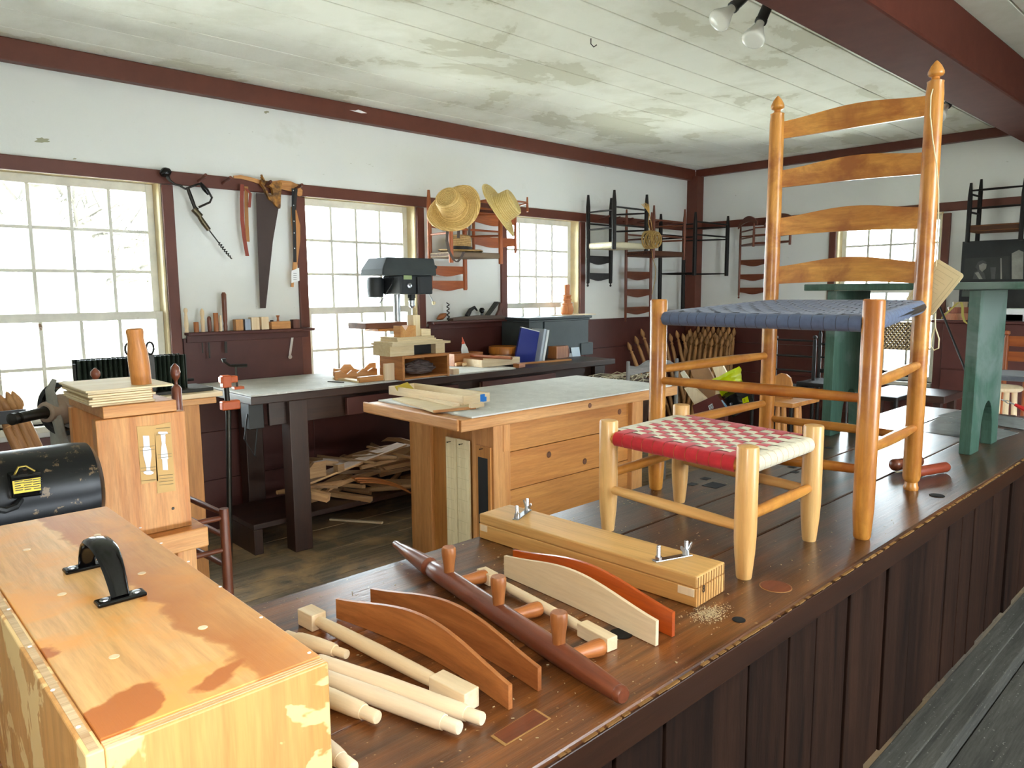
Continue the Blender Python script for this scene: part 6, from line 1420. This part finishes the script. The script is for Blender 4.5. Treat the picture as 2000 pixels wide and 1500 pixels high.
for k, (c_, x) in enumerate((('B', 1884), ('E', 1893))):
    p = px(x, 566, XPH-.002); text('lettering', c_, .055, M_PHL, frame(p, x=(0, -1, 0), z=(-1, 0, 0)), ph)
# black easel legs crossing behind the hanging card
o = thing('easel', 'thin black easel legs crossing behind the hanging card', 'easel', (5.0, 1.7, 0))
def wire(p, q, X0, X1, r=.006): obj('leg', MB().tube([px(*p, X0), px(*q, X1)], r, 8), M_MBLACK, o)
ea = px(1836, 600, 4.9); eb = px(1893, 742, 4.6); obj('leg', MB().tube([ea, eb, ea+(eb-ea)*((ea.z-.003)/(ea.z-eb.z))], .006, 8), M_MBLACK, o); wire((1776, 588), (1700, 672), 4.9, 4.6); wire((1695, 690), (1655, 765), 4.75, 4.75); wire((1628, 722), (1655, 765), 4.85, 4.75); ea = px(1655, 765, 4.75); obj('leg', MB().tube([ea, (ea.x, ea.y, .003)], .006, 8), M_MBLACK, o)
o = thing('cream_loop', 'cream cord loop hanging beside the chair post in front of the window', 'cord', px(1822, 660, 2.02))
obj('cord', MB().tube([px(x, y, 2.03) for x, y in ((1826, 612), (1827, 640), (1834, 662), (1833, 680), (1824, 684), (1818, 676), (1820, 660), (1826, 640))], .0016, 6), M_CREAMP, o, smooth=True)
# brown slat chair, stool and red lead at the picture's right
standing('honey brown slat back chair beyond the green bench, beside the brown chest', 5.3, 1968, 2040, 645, ((656, 676), (686, 705)), orange_, 722, seatm=fabric('grey_seat', '5a5f66'))
p = px(1958, 760, 4.7); o = thing('pale_stool', 'pale round topped stool behind the green bench leg', 'stool', (p.x, p.y, 0))
zt = px(1958, 752, 4.7).z
obj('seat', MB().lathe([(0, .085), (.008, .095), (.02, .095), (.028, .085)], 20), raw('Z'), o, Matrix.Translation((p.x, p.y, zt-.03)), smooth=True)
for a in (.5, 2.1, 3.7, 5.3): rod('leg', (p.x+.09*math.cos(a), p.y+.09*math.sin(a), 0), (p.x+.06*math.cos(a), p.y+.06*math.sin(a), zt-.031), .014, raw('Z'), o, 10)
o = thing('red_lead', 'red webbing lead with a chrome snap hook at the workbench end', 'lead', px(1970, 785, 3.6))
A = px(1957, 781, 3.6); B = px(1982, 790, 3.6); Cx = px(2025, 812, 3.6)
obj('strap', MB().tube([B, B*.6+Cx*.4, Cx], [.006, .009, .009], 8), paint('red_web', 'c01818', .6), o)
d = (B-A)/3
for k in range(3):
    c = A+d*(k+.4); pp = [c+d*.62*math.cos(q*PI/6)+(V((0, 0, 1)) if k % 2 else V((1, 0, 0)))*.006*math.sin(q*PI/6) for q in range(13)]; obj('link', MB().tube(pp, .0016, 6, caps=False), M_STEEL, o, smooth=True)
# ceiling flood bulbs
def bulb(label, neck, face, t, seg=24):
    A = V((0, 0, EYE))+_ray(*neck)*t; B = V((0, 0, EYE))+_ray(*face)*(t-.02); L = (B-A).length; L = .12
    o = thing('flood_bulb', label, 'lamp', A, 'reflector bulbs below the ceiling'); M = along(A, B)
    obj('socket', MB().lathe([(-.085, .014), (-.08, .0215), (-.01, .0215), (-.008, .024), (.004, .024), (.006, .019)], 20), M_MBLACK, o, M, smooth=True)
    obj('glass', MB().lathe([(.0, .016), (.02, .0185), (.04, .026), (.07, .040), (.084, .046), (.091, .0465), (.096, .043), (.1, .03), (.102, .001)], seg), paint('milky_bulb', 'e6e8e0', .18, var=.02, bump=0), o, M, smooth=True)
    d = (A-B).normalized(); e = A+d*.085; obj('stem', MB().tube([e, e+d*.03, V((e.x+d.x*.04, e.y+d.y*.04, ZC))], .008, 8), M_MBLACK, o, smooth=True)
bulb('milky reflector bulb below the ceiling, facing the window wall', (1432, 14), (1398, 46), 2.95)
bulb('milky reflector bulb below the ceiling, pointing down beside the other bulb', (1486, 42), (1466, 88), 2.95)
bulb('milky reflector bulb hidden behind the finial post of the tall chair', (1850, 205), (1822, 236), 4.2)
v = pz(1154, 92, 2.57); tag(obj('ceiling_hook', MB().tube([(v.x, v.y, ZC), (v.x, v.y, 2.585), (v.x+.01, v.y-.01, 2.57), (v.x+.02, v.y-.02, 2.58)], .0025, 6), M_IRON, smooth=True), 'small iron hook screwed into the white ceiling', 'hook')
# ================================================================== LATHE, MOTOR AND LEFT SIDE MACHINES
Y2 = 2.0
ls_ = thing('headstock_stand', 'orange wooden headstock stand with paper templates pinned to its face', 'stand', (.6, 2.1, .0))
M_HS = wood('headstock_wood', 'bd7636', 'daa05e', 'Z', .5, grain=30, spread=.03)
M_HSX = wood('headstock_wood', 'bd7636', 'daa05e', 'X', .5, grain=30, spread=.03)
hx0, hx1 = py(186, 822, Y2).x, py(361, 800, Y2).x; hz1 = py(357, 803, Y2).z; hz0 = py(373, 1026, Y2).z
obj('panel', MB().box(hx0, hx1, Y2, Y2+.035, hz0, hz1), M_HS, ls_, bev=.002)
obj('rear_panel', MB().box(hx0+.01, hx1, Y2+.28, Y2+.31, hz0-.2, hz1), M_HS, ls_, bev=.002)
bt = hz1+.031
obj('top_block', MB().box(hx0+.02, hx1-.018, Y2+.006, Y2+.34, hz1+.001, bt), M_HSX, ls_, bev=.002)
fx0, fx1 = py(300, 1050, Y2-.04).x, py(408, 1050, Y2-.04).x
fz1 = py(400, 1038, Y2-.04).z
obj('foot_beam', MB().box(fx0-.35, fx1, Y2-.04, Y2+.10, hz0-.055, hz0-.001), M_HSX, ls_, bev=.004)
obj('leg', MB().box(fx1-.07, fx1-.02, Y2, Y2+.08, 0, hz0-.056), M_HS, ls_, bev=.003)
obj('leg', MB().box(fx0-.33, fx0-.28, Y2, Y2+.08, 0, hz0-.056), M_HS, ls_, bev=.003)
obj('screw', MB().lathe([(0, .004), (.002, .003)], 10), M_IRON, ls_, frame((py(338, 993, Y2).x, Y2-.0003, py(338, 993, Y2).z), z=(0, -1, 0), y=(0, 0, 1)))
# templates pinned on the panel
M_TCARD = paint('tan_card', 'c39a5c', .7, var=.06); M_PRF = paint('template_white', 'dfe0ea', .6, var=.03)
def template(label, pix, prof_c, prof, lines):
    q = [py(x, y, Y2-.001) for x, y in pix]; o = thing('paper_template', label, 'template', sum(q, V())/4, 'paper templates pinned to the headstock stand')
    obj('card', MB().prism([(p.x, p.z) for p in q], Y2-.0015, Y2-.0004), M_TCARD, o)
    l = [py(prof_c[0]-w_+(y-prof_c[1])*.07, y, Y2-.002) for y, w_ in prof]; r_ = [py(prof_c[0]+w_+(y-prof_c[1])*.07, y, Y2-.002) for y, w_ in prof]
    obj('profile', MB().prism([(p.x, p.z) for p in l+r_[::-1]], Y2-.0026, Y2-.0016), M_PRF, o)
    mb = MB()
    for y in lines:
        a = py(pix[0][0]+3+(y-pix[0][1])*.06, y, Y2-.002); b = py(pix[1][0]-2+(y-pix[1][1])*.06, y-3, Y2-.002); mb.add([(a.x, Y2-.0030, a.z), (b.x, Y2-.0030, b.z), (b.x, Y2-.0030, b.z+.0012), (a.x, Y2-.0030, a.z+.0012)], [(0, 1, 2, 3)])
    obj('ruled_line', mb, paint('pencil', '7d7052', .8), o, recalc=False)
template('tan template card with a white turned profile, nearer the motor', [(267, 833), (301, 831), (309, 939), (276, 946)], (285, 850), [(851, 6), (874, 6), (876, 8), (890, 8), (905, 5), (915, 3.5), (919, 4), (922, 10), (925, 9), (927, 4)], (874, 881, 915, 921, 940))
template('longer tan template card with a flared white profile and ruled grid', [(301, 831), (333, 824), (343, 958), (307, 964)], (318, 845), [(843, 8), (846, 10), (849, 4), (853, 4.5), (866, 3.5), (880, 6), (896, 7), (897, 5), (918, 5)], (838, 850, 889, 895, 930, 936, 942, 948))
# stack of thin plywood on the block
PY = 'thin plywood sheets stacked on the headstock stand'
z = bt+.0005; q = [pz(126, 750, bt+.05), pz(288, 768, bt+.05)]
sx0, sx1 = hx0-.005, hx1-.07
for k in range(7):
    dx = random.uniform(-.006, .006); tp = k == 6
    zz = z+k*.0063
    tag(abox('plywood_sheet', sx0+dx+(.0 if not tp else -.012), sx1+dx+(0 if not tp else .045), Y2+.012+random.uniform(0, .006)-(.012 if tp else 0), Y2+.27, zz, zz+.0056, ply('X')), 'thin plywood sheet, topmost and widest of the stack on the headstock stand' if tp else 'thin plywood sheet, %s from the bottom of the headstock stack' % ORD[k], 'plywood', PY)
# turned mallet handle standing on the block
p = V((py(280, 780, Y2+.12).x, Y2+.12, bt+.0006)); t_ = py(264, 640, Y2+.12)
p = V((hx1-.043, Y2+.06, bt+.0006)); p.x = py(281, 780, Y2+.06).x
hh = py(264, 641, Y2+.06).z-p.z
tag(obj('turned_mallet', MB().lathe([(0, .021), (.004, .023), (hh*.3, .0245), (hh*.5, .0255), (hh*.65, .0245), (hh*.76, .0215), (hh*.84, .0195), (hh*.9, .0200), (hh*.95, .0215), (hh*.985, .0205), (hh, .016)], 24), wood('orange_handle', 'b8702e', 'd6924a', 'Z', .4, spread=.02), None, Matrix.Translation(p) @ Matrix.Rotation(-.06, 4, 'Y'), smooth=True), 'thick orange turned handle standing on the headstock stand', 'handle')
# electric motor
YM = 1.86; mz = py(100, 940, YM).z; mr_ = .098; mx1 = py(186, 940, YM).x; mz = 1.405-.0
mz = py(120, 868, YM).z-mr_
mt = thing('electric_motor', 'black dusty electric motor with a yellow data plate', 'motor', (.2, YM, mz-mr_))
M_MOT = paint('motor_black', '0b0c0e', .34, wear='6a5840', wear_amt=.6, wear_scale=34, var=.3, spec=.35)
obj('body', MB().lathe([(-.45, mr_*.98), (.0, mr_*.98), (.002, mr_), (mx1-.04, mr_), (mx1-.012, mr_*.96), (mx1, mr_*.80), (mx1+.003, mr_*.3)], 40), M_MOT, mt, frame((0, YM, mz), z=(1, 0, 0), y=(0, 0, 1)), smooth=True)
fy = YM-mr_+.004
P = [py(20, 930, fy-.02), py(82, 922, fy-.02), py(84, 968, fy-.02), py(24, 976, fy-.02)]
obj('junction_box', MB().prism([(p.x, p.z) for p in P], fy-.02, fy+.05), M_BLACK, mt, bev=.005)
P = [py(24, 940, fy-.021), py(79, 932, fy-.021), py(80, 957, fy-.021), py(27, 965, fy-.021)]
obj('data_plate', MB().prism([(p.x, p.z) for p in P], fy-.0215, fy-.0202), paint('yellow_plate', 'd2b83a', .5, var=.06), mt)
mb = MB(); rnd = random.Random(5)
for r_ in range(5):
    for cc in range(3):
        p = py(28+cc*18+r_*.5, 942+r_*4.4-cc*2, fy-.022); mb.box(p.x, p.x+rnd.uniform(.010, .017), fy-.0222, fy-.0214, p.z, p.z+.0016)
obj('plate_print', mb, M_MBLACK, mt)
obj('wire_bail', MB().tube([py(28, 928, fy-.01), py(36, 912, fy-.012), py(50, 910, fy-.012), py(68, 920, fy-.01)], .0022, 6), metal('brass_wire', '9a8440', .4), mt, smooth=True)
obj('cable', MB().tube([py(40, 976, fy), py(30, 990, fy-.02), py(10, 997, fy-.03), py(-30, 990, fy-.03)], .007, 8), M_MBLACK, mt, smooth=True)
obj('foot', MB().box(-.2, mx1-.06, YM-.08, YM+.08, mz-mr_-.03, mz-mr_+.012), M_MBLACK, mt, bev=.004)
mtb = thing('motor_table', 'rough wooden table carrying the electric motor', 'table', (0.0, 1.9, 0)); tz = mz-mr_-.0305
obj('top', MB().box(-.5, hx0-.012, 1.66, 2.24, tz-.04, tz), darkw('X'), mtb, bev=.003)
for x in (-.45, hx0-.09):
    for yv in (1.69, 2.13): obj('leg', MB().box(x, x+.07, yv, yv+.07, 0, tz-.041), darkw('Z'), mtb, bev=.003)
# headstock wheel with belt
YH = 2.52
wc_ = py(130, 797, YH); R_ = (py(130, 746, YH).z-py(130, 850, YH).z)/2
hs = thing('lathe_pulley', 'black cast pulley wheel with worn grey hub behind the motor', 'pulley', wc_)
zx = V((.80, .60, 0)); Mw = frame((wc_.x, wc_.y, wc_.z), z=zx, x=(0, 0, 1))
obj('wheel', MB().lathe([(-.022, R_*.84), (-.022, R_), (-.010, R_*1.0), (-.006, R_*.92), (.004, R_*.92), (.008, R_), (.022, R_), (.022, R_*.84), (-.022, R_*.84)], 40, caps=False), M_BLACK, hs, Mw, smooth=True)
for k in range(4): obj('spoke', MB().box(.02, R_*.86, -.012, .012, -.008, .008, Matrix.Rotation(k*PI/2+.5, 4, 'Z')), paint('worn_cast', '6a6258', .5), hs, Mw, bev=.003)
obj('hub', MB().lathe([(-.085, .024), (-.08, .03), (-.03, .034), (-.02, .045), (.02, .045), (.03, .03)], 20), paint('worn_cast_pink', '9a8878', .55, var=.25), hs, Mw, smooth=True)
obj('casting', MB().lathe([(.035, R_*.5), (.05, R_*.62), (.09, R_*.55), (.1, R_*.3)], 20), paint('worn_cast_pink', '9a8878', .55, var=.25), hs, Mw, smooth=True)
obj('spindle', MB().lathe([(-.205, .006), (-.20, .017), (-.188, .017), (-.185, .011), (-.178, .011), (-.175, .016), (-.09, .016), (-.084, .02)], 14), M_IRON, hs, Mw, smooth=True)
g = py(100, 775, YH-.05)
obj('belt_guard', MB().tube([g+V((.012, 0, .05)), g+V((-.002, 0, .02)), g, g+V((.012, 0, -.08)), g+V((.03, 0, -.20)), g+V((.05, 0, -.34))], [.006, .012, .014, .014, .015, .016], 8), paint('guard_grey', '8c8d86', .5, var=.3), hs, smooth=True)
a = V((wc_.x+.045, wc_.y+.02, wc_.z-R_*.75)); b = V((mx1-.035, YM+.2, mz-.02))
obj('belt', MB().tube([a, (a+b)/2, b], .011, 6), M_MBLACK, hs)
obj('pedestal', MB().box(wc_.x-.02, wc_.x+.10, wc_.y+.05, wc_.y+.16, 0, wc_.z-.02), paint('guard_grey', '8c8d86', .5, var=.3), hs, bev=.01)
obj('red_guard', MB().box(wc_.x+.075, wc_.x+.10, wc_.y-.06, wc_.y+.04, wc_.z-.2, wc_.z-.03), paint('red_mesh', '8a1f2a', .5, wear='1a1a1a', wear_amt=.55, wear_scale=60), hs)
# rack of turned posts by the window
rk = thing('post_rack', 'black metal strap rack holding turned posts under the big window', 'rack', py(10, 810, 3.6))
a = py(-20, 815, 3.45); b = py(51, 809, 3.45)
obj('strap', MB().box(a.x-.3, b.x, 3.44, 3.45, b.z-.03, b.z+.022), M_MBLACK, rk, bev=.002)
obj('upright', MB().box(a.x-.1, a.x-.06, 3.451, 3.49, 0, b.z+.02), M_MBLACK, rk, bev=.002)
for k, (x, y) in enumerate(((2, 778), (16, 772), (27, 771), (-12, 780), (9, 800), (-4, 795))):
    t_ = py(x, y, 3.56); M = along(t_+V((.30, -.015, -1.02)), t_)
    copy_tree(protoP, M)['label'] = 'turned post in the black rack by the big window, %s from the pulley wheel' % ORD[(3, 1, 0, 5, 2, 4)[k]]
for o in bpy.data.objects:
    if o.name.startswith('turned_post') and 'rack' in o.get('label', ''): o['group'] = 'turned posts in the black rack'
# plank stand behind the headstock, holding the dark ribbed mould
SY = 3.0; sz = py(352, 772, SY).z
pk = thing('plank_stand', 'stand of knotty planks on a tall post behind the headstock', 'stand', (1.2, 3.15, 0))
pxr = py(413, 764, SY+.12).x
obj('top', MB().box(py(180, 760, SY).x, pxr, SY, SY+.26, sz-.02, sz), raw('X'), pk, bev=.003)
obj('second_board', MB().box(py(200, 775, SY).x, pxr-.03, SY-.006, SY+.22, sz-.045, sz-.0205), fir('X'), pk, bev=.003)
obj('post', MB().box(py(361, 850, SY).x, py(397, 850, SY).x, SY+.02, SY+.1, 0, sz-.0455), pine('Z'), pk, bev=.003)
obj('post', MB().box(py(200, 850, SY).x, py(200, 850, SY).x+.08, SY+.12, SY+.2, 0, sz-.0455), pine('Z'), pk, bev=.003)
rb_ = thing('ribbed_mould', 'dark green ribbed metal mould with iron brackets on the plank stand', 'mould', (1.1, SY+.16, sz)); M_RIBM = paint('dark_green_metal', '20281e', .4, var=.3)
rx0, rx1 = py(149, 720, SY+.14).x, py(360, 715, SY+.14).x; rz0 = sz+.014; rz1 = py(300, 695, SY+.14).z
n = 22; G = []
obj('base', MB().box(rx0-.01, rx1+.08, SY+.05, SY+.24, sz+.0005, rz0), M_IRON, rb_, bev=.002)
P = []
for k in range(n*8+1): x = rx0+(rx1-rx0)*k/(n*8); P.append((x, SY+.12-.010*math.sin(2*PI*k/8)))
obj('ribbed_side', MB().grid([[(x, y, rz0), (x, y, rz1)] for x, y in P]), M_RIBM, rb_, smooth=True, solid=.004, recalc=False)
obj('ribbed_side', MB().grid([[(x, y+.07, rz0), (x, y+.07, rz1)] for x, y in P]), M_RIBM, rb_, smooth=True, solid=.004, recalc=False)
for x in (251, 292):
    v = py(x, 690, SY+.1); obj('bracket', MB().box(v.x-.012, v.x+.012, SY+.08, SY+.1, sz+.014, rz1+.01), M_IRON, rb_, bev=.002)
    obj('eye', MB().tube([(v.x+.014*math.cos(a*PI/6), SY+.09, rz1+.035+.024*math.sin(a*PI/6)) for a in range(13)], .0045, 6, caps=False), M_IRON, rb_, smooth=True)
v = py(145, 720, SY+.1); obj('rod', MB().tube([(v.x, SY+.1, sz+.014), (v.x, SY+.1, rz1-.01)], .005, 8), M_IRON, rb_)
obj('rod', MB().tube([(rx1, SY+.13, rz0+.03), (rx1+.03, SY+.13, rz0+.03)], .006, 8), M_IRON, rb_)
KG = 'turned knobs beside the ribbed mould'
v = py(187, 741, 2.7); zt_ = py(187, 719, 2.7).z
kn = thing('finial_stand', 'dark brown turned knob standing behind the plywood stack', 'knob', (v.x, 2.7, v.z), KG)
rod('stem', (v.x, 2.7, v.z-.16), (v.x, 2.7, v.z+.002), .008, walnut('Z'), kn, 10)
h_ = zt_-v.z; obj('knob', MB().lathe([(0, .006), (h_*.1, .010), (h_*.4, .0155), (h_*.7, .014), (h_, .003)], 16), walnut('Z'), kn, Matrix.Translation(v), smooth=True)
obj('foot', MB().box(v.x-.03, v.x+.03, 2.67, 2.73, 0, v.z-.161), darkw('Z'), kn)
v0 = py(347, 800, 2.6); v1 = py(338, 710, 2.6)
kn = thing('turned_post', 'dark turned post with an egg shaped finial beside the orange headstock', 'post', (v0.x, 2.6, 0), KG)
L = v1.z
obj('shaft', MB().lathe([(0, .018), (.5, .018), (L-.20, .0175), (L-.085, .0165), (L-.078, .012), (L-.072, .006), (L-.058, .006), (L-.054, .009), (L-.045, .014), (L-.03, .0165), (L-.012, .013), (L, .003)], 16), walnut('Z'), kn, Matrix.Translation((v0.x, 2.6, 0)), smooth=True)
# bar clamp on the bench corner
cx_ = py(437, 745, 3.585); yc = 3.562
bc = thing('bar_clamp', 'orange and black pipe clamp standing against the window bench corner', 'clamp', (cx_.x, yc, 0))
M_ORC = paint('clamp_orange', 'c2561c', .4, wear='5a2a14', wear_amt=.7, wear_scale=12)
zc = lambda y: py(440, y, yc).z
a = py(447, 1080, yc); 
obj('pipe', MB().tube([(a.x, yc, .002), (cx_.x+.005, yc, zc(805)), (cx_.x, yc, zc(742))], .013, 12), M_IRON, bc, smooth=True)
obj('head', MB().box(cx_.x-.03, cx_.x+.055, yc-.02, yc+.018, zc(748), zc(735)), M_ORC, bc, bev=.005)
obj('head_lug', MB().box(cx_.x-.022, cx_.x+.022, yc-.022, yc+.02, zc(757), zc(733)), M_ORC, bc, bev=.005)
obj('pad', MB().box(cx_.x+.035, cx_.x+.085, yc-.02, yc+.02, zc(763)+.002, zc(757)), M_ORC, bc, bev=.003)
obj('screw', MB().tube([(cx_.x+.055, yc, zc(757)), (cx_.x+.055, yc, zc(716))], .006, 8), M_IRON, bc)
obj('crank', MB().tube([(cx_.x-.01, yc-.02, zc(705)), (cx_.x+.02, yc-.01, zc(714)), (cx_.x+.055, yc, zc(716)), (cx_.x+.11, yc+.0, zc(717))], [.007, .006, .008, .009], 8), M_IRON, bc, smooth=True)
obj('crank_knob', MB().tube([(cx_.x-.01, yc-.02, zc(706)), (cx_.x-.012, yc-.022, zc(699))], [.008, .012], 10), M_MBLACK, bc)
obj('tail_jaw', MB().box(cx_.x-.03, cx_.x+.06, yc-.022, yc+.02, zc(801), zc(783)), M_ORC, bc, bev=.006)
# black box and cord under the bench corner
a = py(450, 830, 3.7); obj_ = thing('cord_box', 'black socket box with a hanging cord below the window bench corner', 'socket', a)
p0 = py(452, 800, 3.6); obj('box', MB().box(WX0+.02, WX0+.1, 3.68, 3.78, ZB-.18, ZB-.044), M_MBLACK, obj_, bev=.003)
obj('cord', MB().tube([(WX0+.02, 3.70, ZB-.1), (WX0-.02, 3.66, ZB-.22), (WX0+.03, 3.66, ZB-.32), (WX0+.06, 3.68, ZB-.18)], .004, 6), M_MBLACK, obj_, smooth=True)
# low slatted chair beside the headstock
X_ = py(437, 993, 2.35)
lc = thing('low_chair', 'low brown chair frame half hidden behind the headstock foot', 'chair', (X_.x-.15, 2.4, 0)); P1 = V((X_.x, 2.35, 0)); zt1 = X_.z
P2 = V((X_.x-.02, 2.72, 0)); P3 = V((X_.x-.36, 2.35, 0)); P4 = V((X_.x-.36, 2.72, 0))
for p, h in ((P1, zt1), (P3, zt1), (P4, zt1+.25), (P2, zt1-.0)): rod('post', p, p+V((0, 0, h)), [.013, .016, .0165, .0165, .015], redbrown('Z'), lc, 12)
zz = lambda y: py(430, y, 2.35).z
for y in (1012, 1075): rod('rung', (P1.x, P1.y, zz(y)), (P3.x, P3.y, zz(y)), [.008, .011, .008], redbrown('Z'), lc, 10)
for y in (1005, 1050, 1110): rod('rung', (P1.x, P1.y, zz(y)), (P2.x, P2.y, zz(y)), [.008, .011, .008], redbrown('Z'), lc, 10); rod('rung', (P3.x, P3.y, zz(y)), (P4.x, P4.y, zz(y)), [.008, .011, .008], redbrown('Z'), lc, 10)
